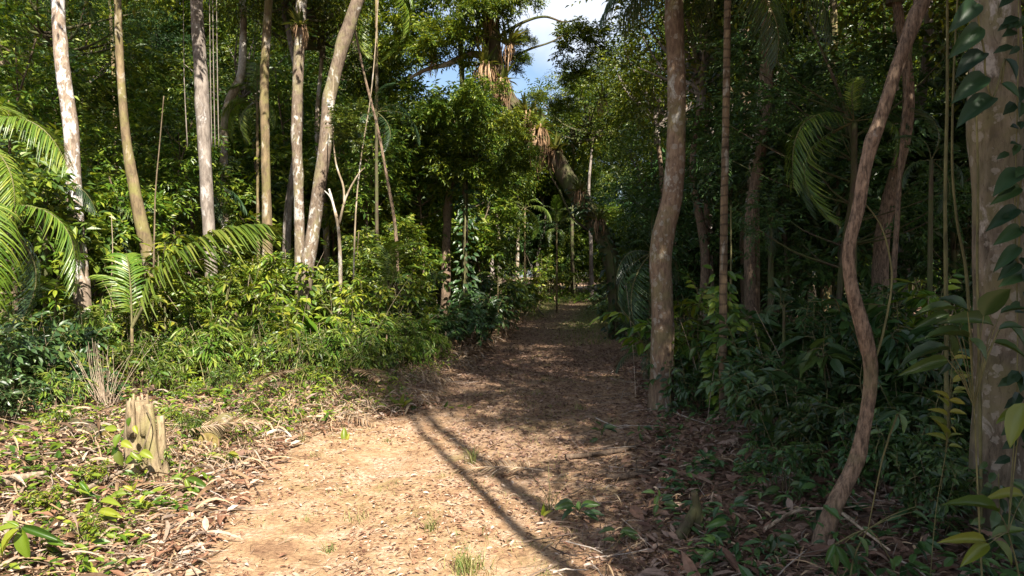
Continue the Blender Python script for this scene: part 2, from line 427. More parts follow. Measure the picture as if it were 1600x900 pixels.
def ground_mat():
    m, N, Lk = newmat('forest_soil')
    tc = N.new('ShaderNodeTexCoord'); v = tc.outputs['Object']
    big = noise(N, Lk, v, .55, 5, .55, .3)
    mid = noise(N, Lk, v, 3.2, 6, .6, .4)
    fine = noise(N, Lk, v, 26, 6, .7, .5)
    r1 = ramp(N, [(.30, (.22, .13, .08)), (.48, (.38, .25, .145)), (.70, (.52, .385, .26))]); Lk.new(mid.outputs[0], r1.inputs[0])
    r2 = ramp(N, [(.36, (.62, .58, .55)), (.64, (1.18, 1.15, 1.1))]); Lk.new(fine.outputs[0], r2.inputs[0])
    c = mixc(N, Lk, 1.0, r1.outputs[0], r2.outputs[0], 'MULTIPLY')
    vo = N.new('ShaderNodeTexVoronoi'); vo.inputs['Scale'].default_value = 47; vo.inputs['Randomness'].default_value = 1
    Lk.new(v, vo.inputs['Vector'])
    sep = N.new('ShaderNodeSeparateColor'); Lk.new(vo.outputs['Color'], sep.inputs[0])
    r3 = ramp(N, [(0, (.13, .07, .05)), (.35, (.30, .17, .11)), (.7, (.45, .31, .22)), (1, (.55, .43, .34))]); Lk.new(sep.outputs[0], r3.inputs[0])
    rm = ramp(N, [(.50, (0, 0, 0)), (.66, (.75, .75, .75))])
    mx2 = N.new('ShaderNodeMath'); mx2.operation = 'MULTIPLY_ADD'; mx2.inputs[1].default_value = .5
    Lk.new(big.outputs[0], mx2.inputs[0])
    md = N.new('ShaderNodeMath'); md.operation = 'MULTIPLY'; md.inputs[1].default_value = .55
    Lk.new(mid.outputs[0], md.inputs[0]); Lk.new(md.outputs[0], mx2.inputs[2]); Lk.new(mx2.outputs[0], rm.inputs[0])
    c = mixc(N, Lk, rm.outputs[0], c, r3.outputs[0])
    # short moss and grass film in patches
    gr = noise(N, Lk, v, .9, 6, .65, .6)
    rg = ramp(N, [(.56, (0, 0, 0)), (.70, (.6, .6, .6))]); Lk.new(gr.outputs[0], rg.inputs[0])
    c = mixc(N, Lk, rg.outputs[0], c, (.17, .17, .05))
    # darker humus off the path and shade painted across the path: stored per vertex
    at_ = N.new('ShaderNodeAttribute'); at_.attribute_name = 'humus_shade'
    c = mixc(N, Lk, at_.outputs['Fac'], c, mixc(N, Lk, mid.outputs[0], (.08, .05, .036), (.22, .14, .10)))
    at2 = N.new('ShaderNodeAttribute'); at2.attribute_name = 'turf'
    c = mixc(N, Lk, at2.outputs['Fac'], c, mixc(N, Lk, fine.outputs[0], (.05, .075, .02), (.13, .15, .04)))
    b = N.new('ShaderNodeBsdfPrincipled'); b.inputs['Roughness'].default_value = .95; b.inputs['Specular IOR Level'].default_value = .15
    Lk.new(c, b.inputs['Base Color'])
    bp = N.new('ShaderNodeBump'); bp.inputs['Strength'].default_value = .9; bp.inputs['Distance'].default_value = .03
    Lk.new(fine.outputs[0], bp.inputs['Height']); Lk.new(bp.outputs[0], b.inputs['Normal'])
    o = N.new('ShaderNodeOutputMaterial'); Lk.new(b.outputs[0], o.inputs[0])
    return m

# ------------------------------------------------------------------ ground sheet
def build_ground():
    u = np.linspace(-1, 1, 421)
    xs = np.sinh(u * 5.2) / np.sinh(5.2) * 420
    ys = np.concatenate([-np.geomspace(420, .3, 60), np.linspace(0, 26, 330)[0:], np.geomspace(26.2, 460, 110)])
    X, Y = np.meshgrid(xs, ys)
    Z = terr(X, Y)
    mb = MB()
    nx, ny = len(xs), len(ys)
    i = np.arange(ny - 1)[:, None] * nx; j = np.arange(nx - 1)[None]
    Fc = np.stack([i + j, i + j + 1, i + nx + j + 1, i + nx + j], -1).reshape(-1, 4)
    mb.add(np.stack([X, Y, Z], -1), Fc, 0, True)
    me = mb.mesh('ground', ground_mat())
    dl = path_l(Y) - X; dr = X - path_r(Y)
    hum_shade = sstep(np.maximum(dl / 1.2 - .3, dr / 1.4 + .15))
    hum_shade = np.maximum(hum_shade, .45 * sstep((X - lerp(-.2, .3, 0) + .36 * (Y - 4.6)) / 1.6) * (Y < 25))   # shade painted into the soil right of the sun's shadow line
    hum_shade = np.maximum(hum_shade, .6 * sstep((Y - 10.5) / 5) * (Y < 70))  # leaf-litter brown that also paints the shaded far path darker
    hum_shade = np.clip(hum_shade, 0, 1)
    a = me.attributes.new('humus_shade', 'FLOAT', 'POINT'); a.data.foreach_set('value', hum_shade.astype(np.float32).ravel())
    turf = np.exp(-((X - path_r(Y) + 1.0) / 1.3) ** 2) * sstep((Y - 22) / 6) * (1 - sstep((Y - 46) / 8)) + .8 * np.exp(-((X - path_l(Y) - .4) / .8) ** 2) * sstep((Y - 30) / 6)
    a = me.attributes.new('turf', 'FLOAT', 'POINT'); a.data.foreach_set('value', np.clip(turf, 0, 1).astype(np.float32).ravel())
    o = part('ground', me); kind(o, 'structure')
build_ground()

# ------------------------------------------------------------------ foliage generators (local meshes)
def spray(mb, P, D, Ln, nl, L, W, T, droop=.25, mat=0, pair=False, flat=.5, spread=.85, twig=None, lvar=.3):
    """P,D (S,3); Ln (S,): leafy twigs"""
    S = len(P)
    D = nrm(D)
    t = (np.arange(nl) + 1.0) / nl
    if pair: t = (np.arange(nl) // 2 + 1.0) / (nl // 2)
    t = t[None] + rng.normal(0, .02, (S, nl))
    down = np.array([0, 0, -1.0])
    pos = P[:, None] + D[:, None] * (Ln[:, None] * t)[..., None] + down * (droop * Ln[:, None] * t ** 2)[..., None]
    side = np.cross(D, [0, 0, 1.0]); side = nrm(side + 1e-4)
    tilt = rng.normal(0, flat, (S, 1)); upv = np.cross(side, D)
    side = nrm(side * np.cos(tilt) + upv * np.sin(tilt))
    sg = np.where(np.arange(nl) % 2 == 0, 1.0, -1.0)
    tang = D[:, None] + down * (2 * droop * t)[..., None]
    dr = tang * .55 + side[:, None] * (sg[None, :, None] * spread) + rng.normal(0, .22, (S, nl, 3)) + down * .22
    dr[:, -1] = tang[:, -1]
    nr = np.cross(D, side)[:, None] * np.sign(np.cross(D, side)[:, None, 2:3] + 1e-6) + rng.normal(0, .28, (S, nl, 3)) + np.array([0, 0, .3])
    ll = L * rng.uniform(1 - lvar, 1 + lvar, (S, nl))
    leaves(mb, pos.reshape(-1, 3), dr.reshape(-1, 3), nr.reshape(-1, 3), ll.ravel(), W, T, mat)
    if twig is not None:
        for s in range(S):
            tt = np.linspace(0, 1, 4)
            c = P[s] + D[s] * (Ln[s] * tt)[:, None] + down * (droop * Ln[s] * tt ** 2)[:, None]
            tube(twig, c, np.linspace(.006, .002, 4) * max(1, L * 8), 3, cap=False)

def clumps(n, R, H, z0, power=.5, zpow=.8):
    d = runit(n); r = rng.uniform(0, 1, n) ** power
    p = d * r[:, None] * np.array([R, R, H / 2])
    p[:, 2] += z0 + H / 2
    return p

def make_crown(name, R, H, nclump, rc, spr, nl, L, W, T, leafm, barkm, z0=0.0, droop=.25, pair=False, limb=.06, trunk_h=None, power=.5, up=.15):
    """crown mesh + branch mesh; the trunk enters at the origin"""
    C = clumps(nclump, R, H, z0, power)
    mb = MB(); tw = MB()
    cen = np.array([0, 0, z0 + H * .35])
    for c in C:
        out = nrm((c - cen)[None])[0]
        D = runit(spr, .7) + out * .45 + np.array([0, 0, up])
        P = c + rng.normal(0, rc * .28, (spr, 3))
        spray(mb, P, D, rng.uniform(.55, 1.1, spr) * rc, nl, L, W, T, droop, pair=pair)
    order = np.argsort(-np.linalg.norm(C, axis=1))[:max(8, nclump // 2)]
    th = trunk_h if trunk_h is not None else H * .5
    for i in order:
        c = C[i]; z = min(max(0, c[2] * rng.uniform(.15, .5)), th)
        a = np.array([0, 0, z]); m_ = lerp(a, c, .5) + np.array([0, 0, -.1]) * R + rng.normal(0, .08 * R, 3)
        tube(tw, catmull([a, m_, c], 4), np.linspace(limb, limb * .18, 9), 5, cap=False)
    if th > 0.1:
        tube(tw, catmull([(0, 0, -.05), (rng.normal(0, .08), rng.normal(0, .08), th * .5), (rng.normal(0, .15), rng.normal(0, .15), th)], 5), np.linspace(limb * 1.6, limb * .6, 11), 7, cap=False)
    return mb.mesh(name + '_crown', leafm), tw.mesh(name + '_branches', barkm)

CROWN = {}
CROWN['tall_a'] = make_crown('canopy_a', 2.7, 4.6, 36, .85, 24, 9, .165, .40, T_TINY, M['canopy'], M['bark_grey'], z0=-.6, limb=.075)
CROWN['tall_b'] = make_crown('canopy_b', 3.1, 3.8, 38, .8, 24, 9, .15, .43, T_TINY, M['canopy'], M['bark_dark'], z0=-.2, limb=.08)
CROWN['tall_c'] = make_crown('canopy_c', 2.4, 5.4, 36, .85, 24, 9, .17, .34, T_TINY, M['under'], M['bark_grey'], z0=-1.2, droop=.4, limb=.07)
CROWN['tall_lit'] = make_crown('sunlit_canopy', 2.7, 4.6, 36, .85, 24, 9, .17, .42, T_TINY, M['bright'], M['bark_pale'], z0=-.6, limb=.07)
CROWN['clump'] = make_crown('branch_foliage', 2.4, 3.4, 26, .85, 20, 8, .30, .40, T_TINY, M['canopy'], M['bark_dark'], z0=0, limb=.06)
CROWN['feather'] = make_crown('feathery', 2.5, 4.4, 34, .95, 18, 20, .085, .30, T_TINY, M['feather'], M['bark_dark'], z0=-.6, pair=True, droop=.35, limb=.06)

# understory trees: own trunk, crown from low down
def make_under(name, H, R, leafm, L, W, T=T_TINY, nc=26, spr=19, nl=9, pair=False, barkm=None, tr=.045, low=.18, droop=.3):
    tk = MB()
    b1, b2 = rng.normal(0, .22, 2), rng.normal(0, .35, 2)
    pts = catmull([(0, 0, -.15), (b1[0] * .5, b1[1] * .5, H * .3), (b1[0], b1[1], H * .6), (b2[0], b2[1], H * .92)], 6)
    tube(tk, pts, np.linspace(tr, tr * .35, len(pts)), 8, .06)
    mb = MB(); tw = MB()
    C = clumps(nc, R, H * (1 - low), H * low + .1, .55)
    for c in C:
        k = np.argmin(np.abs(pts[:, 2] - c[2] * .8)); a = pts[k]
        c[:2] += a[:2]
        out = nrm((c - a)[None])[0]
        D = runit(spr, .6) + out * .5 + np.array([0, 0, .1])
        rc = R * .36
        P = c + rng.normal(0, rc * .3, (spr, 3))
        spray(mb, P, D, rng.uniform(.5, 1.1, spr) * rc, nl, L, W, T, droop, pair=pair)
        m_ = lerp(a, c, .55) + np.array([0, 0, -.08])
        tube(tw, catmull([a, m_, c], 3), np.linspace(tr * .38, tr * .1, 7), 4, cap=False)
    bm_ = barkm or M['twig']
    return tk.mesh(name + '_trunk', bm_), tw.mesh(name + '_branches', bm_), mb.mesh(name + '_crown', leafm)

UNDER = {}
UNDER['broad'] = make_under('broad', 5.0, 1.5, M['under'], .19, .42)
UNDER['broad2'] = make_under('broad_tall', 6.5, 1.7, M['under'], .17, .38, nc=32)
UNDER['bright'] = make_under('bright', 4.4, 1.35, M['bright'], .18, .38, nc=24)
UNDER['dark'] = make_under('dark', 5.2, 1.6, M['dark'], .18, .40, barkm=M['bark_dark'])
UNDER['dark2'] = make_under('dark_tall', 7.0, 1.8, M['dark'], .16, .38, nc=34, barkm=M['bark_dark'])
UNDER['feather'] = make_under('feather', 5.5, 1.7, M['feather'], .075, .30, nc=28, spr=17, nl=20, pair=True, barkm=M['bark_dark'])

# shrubs: stems + leaves, near enough to need real leaf shapes
def make_shrub(name, H, R, leafm, L, W, T=T_LEAF, ns=9, spr=9, nl=8, droop=.35, stemm=None, pair=False, upright=.7, canes=0, dead=0):
    mb = MB(); st = MB()
    for _ in range(canes):
        a = rng.uniform(0, 6.3); r = R * rng.uniform(0, .8); h = H * rng.uniform(.35, .95); q = rng.normal(0, .24, 2) * h
        b0 = np.array([math.cos(a) * r, math.sin(a) * r, -.1])
        tube(st, catmull([b0, b0 + [q[0] * .35, q[1] * .35, h * .5], b0 + [q[0], q[1], h]], 4), [.0045, .004, .002], 4, mat=1, cap=False)
    if dead:
        P = np.stack([rng.normal(0, R * .5, dead), rng.normal(0, R * .5, dead), rng.uniform(.1, .6, dead) * H], 1)
        leaves(mb, P, np.stack([rng.normal(0, .3, dead), rng.normal(0, .3, dead), -np.ones(dead)], 1), runit(dead), rng.uniform(.10, .24, dead), .25, T_LEAF, 1)
    for s in range(ns):
        a = rng.uniform(0, 6.3); r = R * rng.uniform(.15, 1)
        h = H * rng.uniform(.55, 1.0) * (1 - .25 * r / R)
        base = np.array([math.cos(a), math.sin(a), 0]) * r * .3
        tip = np.array([math.cos(a) * r, math.sin(a) * r, h])
        mid = lerp(base, tip, .5) + np.array([0, 0, .1 * H]) + rng.normal(0, .05, 3)
        c = catmull([base - [0, 0, .1], mid, tip], 5)
        tube(st, c, np.linspace(.013, .004, len(c)) * max(.7, H / 1.6), 5, cap=False)
        t = rng.uniform(.25, 1.0, spr) ** .7
        idx = t * (len(c) - 1); i0 = np.clip(idx.astype(int), 0, len(c) - 2); f = (idx - i0)[:, None]
        P = c[i0] * (1 - f) + c[i0 + 1] * f
        D = runit(spr, .5) + np.array([math.cos(a), math.sin(a), 0]) * .35 + np.array([0, 0, upright * .4])
        spray(mb, P, D, rng.uniform(.22, .5, spr) * max(.5, R * .8), nl, L, W, T, droop, pair=pair, twig=st)
    return st.mesh(name + '_stems', [stemm or M['stem'], M['dead']]), mb.mesh(name + '_leaves', [leafm, M['thatch']])

SHRUB = {}
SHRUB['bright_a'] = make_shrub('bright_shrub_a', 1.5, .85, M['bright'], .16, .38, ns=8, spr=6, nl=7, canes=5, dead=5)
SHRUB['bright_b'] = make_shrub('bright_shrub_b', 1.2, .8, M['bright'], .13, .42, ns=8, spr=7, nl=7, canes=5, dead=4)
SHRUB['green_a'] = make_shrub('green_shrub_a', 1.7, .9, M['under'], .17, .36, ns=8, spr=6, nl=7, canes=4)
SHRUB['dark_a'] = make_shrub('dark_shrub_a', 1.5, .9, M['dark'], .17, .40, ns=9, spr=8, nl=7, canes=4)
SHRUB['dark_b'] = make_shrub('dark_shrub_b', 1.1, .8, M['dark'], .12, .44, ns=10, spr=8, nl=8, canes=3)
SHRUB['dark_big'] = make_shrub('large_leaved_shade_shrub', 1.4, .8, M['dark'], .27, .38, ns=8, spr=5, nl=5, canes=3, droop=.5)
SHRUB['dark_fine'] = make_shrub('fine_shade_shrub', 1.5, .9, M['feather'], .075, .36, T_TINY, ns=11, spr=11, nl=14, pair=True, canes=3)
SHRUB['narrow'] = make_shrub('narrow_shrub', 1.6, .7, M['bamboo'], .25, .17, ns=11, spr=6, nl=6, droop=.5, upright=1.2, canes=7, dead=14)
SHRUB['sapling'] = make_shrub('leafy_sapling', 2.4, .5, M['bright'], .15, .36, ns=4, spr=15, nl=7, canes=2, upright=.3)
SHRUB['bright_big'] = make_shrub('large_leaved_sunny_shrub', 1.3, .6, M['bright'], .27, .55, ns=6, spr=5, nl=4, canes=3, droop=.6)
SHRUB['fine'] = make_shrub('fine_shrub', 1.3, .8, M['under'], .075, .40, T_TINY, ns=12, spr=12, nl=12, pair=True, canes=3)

# palm frond, local: base at origin, grows along +X and arches
def frond_mesh(name, Ln, n, ll, lw, rise, droop, leafm, hang=.5, dead=False, curl=0.0):
    mb = MB()
    t = np.linspace(0, 1, 18)
    cx = Ln * (t - .12 * t ** 3 * abs(droop)); cz = Ln * (rise * t - droop * t ** 2.2)
    cy = curl * Ln * t ** 2
    C = np.stack([cx, cy, cz], 1)
    tube(mb, C, np.linspace(.016, .003, 18) * Ln / 1.6, 5, mat=1, cap=False)
    s = np.linspace(.16, .995, n)
    idx = s * 17; i0 = np.clip(idx.astype(int), 0, 16); f = (idx - i0)[:, None]
    P = C[i0] * (1 - f) + C[i0 + 1] * f
    T = nrm(C[i0 + 1] - C[i0])
    for sg in (1, -1):
        side = np.cross(np.array([0, 0, 1.0]), T) * sg; side = nrm(side)
        prof = np.sin(np.pi * np.clip(s * .86 + .10, 0, 1)) ** .6
        Lf = ll * prof * rng.uniform(.88, 1.08, n)
        d0 = nrm(side * .95 + T * lerp(.35, 1.1, s)[:, None] + np.array([0, 0, .28]) + rng.normal(0, .06, (n, 3)))
        K = 5
        u = np.linspace(0, 1, K)
        hg = (hang * rng.uniform(.7, 1.3, n))[:, None]
        cur = P[:, None] + d0[:, None] * (Lf[:, None] * u)[..., None] + np.array([0, 0, -1.0]) * (hg * Lf[:, None] * u ** 2)[..., None]
        cur = cur - d0[:, None] * (.25 * hg * Lf[:, None] * u ** 2)[..., None]
        sv = nrm(np.cross(d0, np.array([0, 0, 1.0])) + T * .3)
        wd = lw * np.array([.35, 1, .95, .6, .05])[None] * rng.uniform(.8, 1.15, n)[:, None]
        strips(mb, cur, sv, wd, 0, fold=.45)
    return mb.mesh(name, [leafm, M['dead'] if dead else M['stem']])

FROND = {
    'big': frond_mesh('big_frond', 2.4, 66, .80, .019, .58, .50, M['palm'], .8),
    'long': frond_mesh('long_frond', 2.4, 58, .62, .014, .75, .85, M['palm'], .7),
    'arch': frond_mesh('arch_frond', 2.1, 50, .55, .014, .95, 1.15, M['palm'], .7),
    'dark': frond_mesh('shade_frond', 2.2, 36, .60, .015, .70, .85, M['palm_dark'], .7),
    'small': frond_mesh('small_frond', 1.2, 30, .34, .012, .9, .9, M['palm'], .5),
    'small_dark': frond_mesh('small_shade_frond', 1.2, 30, .34, .012, .9, .9, M['palm_dark'], .5),
    'dead': frond_mesh('dead_frond', 1.7, 40, .42, .012, .12, .15, M['thatch'], .25, dead=True),
}
def stem_mesh(name, H, r, barkm, lean=(0, 0)):
    mb = MB()
    c = catmull([(0, 0, -.15), (lean[0] * .3, lean[1] * .3, H * .5), (lean[0], lean[1], H)], 7)
    tube(mb, c, np.linspace(r * 1.15, r * .85, len(c)), 9, .03)
    return mb.mesh(name, barkm)

def palm(name, label, loc, H, r, barkm, nf, fr, scale=1.0, rz=0.0, group=None, pitch=(-.1, .5), az=None, lean=(0, 0)):
    t = thing(name, label, 'palm', loc, 0, group)
    if H > 0.05: part('trunk', stem_mesh('palm_stem', H, r, barkm, lean), t)
    for k in range(nf):
        a = rz + 2 * math.pi * k / nf + rng.uniform(-.25, .25) if az is None else az[k]
        part('frond', FROND[fr if isinstance(fr, str) else fr[k % len(fr)]], t, (lean[0], lean[1], H - .02 * k % .1),
             (rng.uniform(-.2, .2), -rng.uniform(*pitch), a), scale * rng.uniform(.85, 1.1))
    return t

# ------------------------------------------------------------------ label registry: nearest landmark, ranked by height
LM = [('the white-blotched slender trunk', 112, 13), ('the olive leaning trunk', 235, 14), ('the tall grey trunk', 318, 16),
      ('the crooked pale trunk', 365, 21), ('the straight thin trunk', 416, 18), ('the bromeliad-bearing trunk', 466, 16.5),
      ('the leaning mottled trunk', 508, 14.5), ('the forked sapling', 545, 14), ('the dark trunk by the left bank', 697, 24),
      ('the ivy-clad dark trunk', 727, 24), ('the far bend of the path', 860, 48), ('the arching epiphyte tree', 935, 22),
      ('the kinked pale-spotted trunk', 1040, 9.4), ('the slim ringed palm', 1133, 9.0), ('the dim brown trunk', 1166, 20),
      ('the crooked brown sapling trunk', 1345, 4.6), ('the thick mottled trunk', 1560, 4.5)]
PEND = []
def px_of(x, y): return 800 + F * x / max(y, .5)
def later(o, desc, noun, height):
    x, y = o.location[0], o.location[1]
    p = px_of(x, y)
    best = min(LM, key=lambda l: abs(l[1] - p) * min(y, l[2]) / F + .10 * abs(l[2] - y))
    dy = y - best[2]
    rel = ('far behind' if dy > 9 else 'behind' if dy > 2.2 else 'in front of' if dy < -2.2 else ('just left of' if p < best[1] else 'just right of'))
    if p < -40 or p > 1640: rel = 'outside the view beyond'
    PEND.append((f'{desc} {noun}', f'{rel} {best[0]}', o, height, desc, noun))
ORD = ['', 'second ', 'third ', 'fourth ', 'fifth ', 'sixth ', 'seventh ', 'eighth ', 'ninth ', 'tenth ', 'eleventh ', 'twelfth ', 'thirteenth ', 'fourteenth ', 'fifteenth ', 'sixteenth ']
def flush_labels():
    g = {}
    for d in PEND: g.setdefault((d[0], d[1]), []).append(d)
    for (a, b), L in g.items():
        L.sort(key=lambda d: -d[3])
        for i, d in enumerate(L):
            if len(L) == 1: d[2]['label'] = f'{a} {b}'
            elif i == len(L) - 1: d[2]['label'] = f'shortest {a} {b}'
            else: d[2]['label'] = f'{ORD[min(i, 15)]}tallest {a} {b}'

# ------------------------------------------------------------------ hero trunks
def hero(label, pix, Y, mat, top, crown=None, cs=1.0, lean_top=0.0, sides=14, bump=.05, name='tree', cat='tree', flare=1.35, group=None, base=None, crown_rz=0.0):
    Ys = Y if isinstance(Y, (list, tuple)) else [Y] * len(pix)
    P = [at(px, py, y) for (px, py, w_), y in zip(pix, Ys)]
    R = [w_ / 2 / F * y for (px, py, w_), y in zip(pix, Ys)]
    # extend down to the ground, up to the top
    d = P[-1] - P[-2]
    b = np.array(base) if base is not None else P[-1] + (d / min(d[2], -.05)) * (float(terr(P[-1][0], P[-1][1])) - P[-1][2]) if P[-1][2] - terr(P[-1][0], P[-1][1]) > .05 else P[-1].copy()
    b[2] = terr(b[0], b[1])
    if np.linalg.norm(b - P[-1]) > .08: P.append(b); R.append(R[-1] * 1.12)
    P.append(b - np.array([0, 0, .25])); R.append(R[-1] * flare)
    u = nrm((P[0] - P[1])[None])[0]; u = nrm((u * .6 + np.array([0, 0, .6]))[None])[0]
    if top > P[0][2] + .2:
        k = (top - P[0][2]) / u[2]
        P.insert(0, P[0] + u * k * .5); R.insert(0, R[0] * .9)
        P.insert(0, P[1] + u * k + np.array([lean_top, 0, 0])); R.insert(0, R[1] * .6)
    P = np.array(P)[::-1]; R = np.array(R)[::-1]
    t = thing(name, label, cat, b, 0, group)
    C = catmull(P - b, 12); Rr = np.interp(np.linspace(0, len(P) - 1, len(C)), np.arange(len(P)), R)
    mb = MB(); tube(mb, C, Rr, sides, bump, flute=.10, knots=7)
    part('trunk', mb.mesh('tree_trunk', mat), t)
    if crown:
        part('branches', CROWN[crown][1], t, C[-1] - [0, 0, .1], (0, 0, crown_rz), cs)
        part('crown', CROWN[crown][0], t, C[-1] - [0, 0, .1], (0, 0, crown_rz), cs)
    return t

hero('slender straight trunk blotched white with lichen, at the left', [(90, -30, 19), (93, 60, 19), (101, 130, 20), (111, 200, 21), (116, 300, 22), (124, 400, 23), (130, 480, 24), (134, 560, 25)], 13, M['bark_white'], 10.2, 'tall_a', 1.1)
hero('olive-barked leaning trunk just right of the white-blotched slender trunk', [(186, 60, 11), (191, 150, 12), (199, 230, 14), (215, 320, 18), (232, 400, 20), (244, 470, 21), (254, 560, 23)], 14, M['bark_olive'], 9.4, 'tall_c', 1.0)
hero('tall grey trunk, sunlit at the top and shaded below', [(306, -30, 19), (310, 60, 19), (316, 150, 20), (321, 260, 19), (327, 370, 18), (333, 470, 19)], 16, M['bark_grey'], 11.0, 'tall_b', 1.15, crown_rz=1)
hero('crooked pale trunk bending left behind the tall grey trunk', [(379, -20, 10), (380, 60, 11), (376, 118, 12), (356, 165, 13), (350, 230, 12), (352, 320, 13), (356, 420, 14)], 21, M['bark_pale'], 12.5, 'tall_a', .9, crown_rz=2)
hero('straight thin trunk with olive patches left of the bromeliad-bearing trunk', [(421, -20, 13), (416, 60, 13), (413, 140, 13), (415, 240, 13), (417, 340, 15), (418, 440, 16)], 18, M['bark_olive'], 11.0, 'tall_c', 1.0, crown_rz=1.5)
hero('whitish trunk that carries a dark bromeliad near the top', [(472, -20, 17), (469, 50, 16), (465, 130, 16), (464, 220, 16), (467, 330, 15), (469, 430, 16), (470, 500, 17)], 16.5, M['bark_mottle'], 11.5, 'tall_b', 1.0, crown_rz=2.5)
hero('curved mottled trunk leaning right, in front of the bromeliad-bearing trunk', [(564, -20, 19), (549, 30, 20), (530, 90, 20), (514, 160, 19), (509, 220, 20), (499, 290, 20), (488, 370, 20), (478, 440, 21), (472, 520, 24)], 14.5, M['bark_mottle'], 10.2, 'tall_a', 1.0, crown_rz=3)
hero('dim brown trunk behind the slim ringed palm', [(1166, 80, 17), (1164, 200, 18), (1165, 300, 19), (1168, 420, 20)], 20, M['bark_brown'], 11.0, 'tall_b', 1.0)
hero('thick dark trunk by the left bank with a bromeliad on its top', [(706, 270, 10), (700, 330, 12), (697, 400, 14), (696, 470, 15)], 24, M['bark_brown'], 5.6, None)
hero('dark trunk wrapped in climbing leaves beside the left bank', [(722, 120, 8), (726, 200, 8), (727, 300, 9), (726, 400, 9), (726, 470, 10)], 23, M['bark_dark'], 12.0, 'tall_c', .9)
hero('kinked trunk with pale spots on the right edge of the path', [(1053, -30, 28), (1055, 60, 28), (1057, 150, 28), (1056, 240, 29), (1050, 310, 31), (1037, 365, 34), (1032, 410, 33), (1035, 480, 34), (1035, 560, 36), (1034, 640, 40)], 9.4, M['bark_kink'], 9.0, 'tall_b', .95, crown_rz=.5)
hero('crooked brown sapling trunk leaning right in the shade', [(1452, -40, 22), (1428, 30, 21), (1400, 110, 20), (1374, 190, 20), (1352, 260, 19), (1341, 325, 20), (1327, 385, 19), (1329, 440, 20), (1350, 520, 22), (1361, 580, 20), (1354, 650, 20), (1334, 730, 22), (1300, 800, 25), (1280, 870, 31)], 4.6, M['bark_brown'], 6.5, 'tall_c', .65, sides=16, bump=.09, flare=1.2)
hero('thick mottled trunk with climbing leaves at the far right', [(1553, -40, 66), (1556, 100, 68), (1558, 250, 68), (1562, 450, 70), (1564, 650, 72), (1566, 860, 78)], 4.5, M['bark_thick'], 9.5, 'tall_a', 1.1, sides=20, bump=.03)

# arching epiphyte tree over the path
ep = [(752, -160, 14, 21), (760, -40, 20, 21), (768, 40, 24, 21.3), (772, 100, 28, 21.6), (790, 150, 28, 22), (826, 205, 28, 22), (862, 240, 26, 22), (893, 290, 27, 22), (925, 340, 28, 22), (950, 390, 28, 22), (962, 450, 25, 22), (963, 530, 24, 22)]
epi = hero('arching trunk bending over the path, laden with bromeliads', [(a, b, c) for a, b, c, d in ep], [d for a, b, c, d in ep], M['bark_dark'], 11.5, 'tall_b', .9, bump=.1)
def limb(parent, pts, w0, w1, Y, mat):
    P = np.array([at(a, b, Y) for a, b in pts]) - np.array(parent.location)
    C = catmull(P, 7); mb = MB()
    tube(mb, C, np.linspace(w0, w1, len(C)) / 2 / F * Y, 8, .08)
    return part('limb', mb.mesh('limb', mat), parent)
limb(epi, [(768, 90), (735, 85), (700, 100), (668, 108), (640, 122)], 13, 5, 21.6, M['bark_pale'])
limb(epi, [(775, 60), (815, 36), (850, 26), (880, 34), (905, 30)], 6, 2, 21.6, M['bark_dark'])
limb(epi, [(785, 100), (825, 78), (860, 66), (890, 50)], 5, 2, 21.9, M['bark_dark'])

for i, (px, py, Y, k, sc) in enumerate([(698, 62, 21.0, 'clump', .42), (742, 12, 20.3, 'clump', .40), (640, 60, 22, 'clump', .5), (752, 150, 20.8, 'clump', .34), (700, 180, 22, 'clump', .46), (645, 215, 24, 'clump', .55), (795, -5, 20.6, 'clump', .36), (728, 245, 22.5, 'clump', .46), (800, 195, 21.0, 'clump', .30), (905, 60, 23, 'clump', .42), (812, 240, 21.4, 'clump', .28), (815, 60, 21.5, 'clump', .18), (600, 120, 24, 'clump', .55), (775, 270, 22.4, 'clump', .36), (620, 10, 23, 'clump', .5), (804, 92, 21.8, 'clump', .2), (905, 112, 23, 'clump', .26), (880, 165, 24, 'clump', .22), (838, 150, 23, 'clump', .12)]):
    p = at(px, py, Y) - np.array(epi.location)
    part('crown', CROWN[k][0], epi, tuple(p - np.array([0, 0, 1.9 * sc])), (0, 0, i * 1.3), sc)
# forked sapling
fs = hero('thin pale forked sapling standing in the sunlit shrubs', [(514, 295, 3), (522, 325, 4), (529, 360, 5), (532, 420, 6), (531, 480, 6.5), (531, 545, 7)], 13.5, M['bark_pale'], 0, None, sides=8, flare=1.0)
for pts in ([(530, 350), (540, 310), (558, 275), (570, 262)], [(527, 340), (517, 310), (507, 298)], [(538, 320), (536, 290), (524, 250), (520, 180), (521, 120)]):
    limb(fs, pts, 4, 1.5, 13.5, M['bark_pale'])
part('crown', UNDER['broad'][2], fs, tuple(at(548, 190, 13.5) - np.array(fs.location) - np.array([0, 0, .8])), (0, 0, 1), .26)

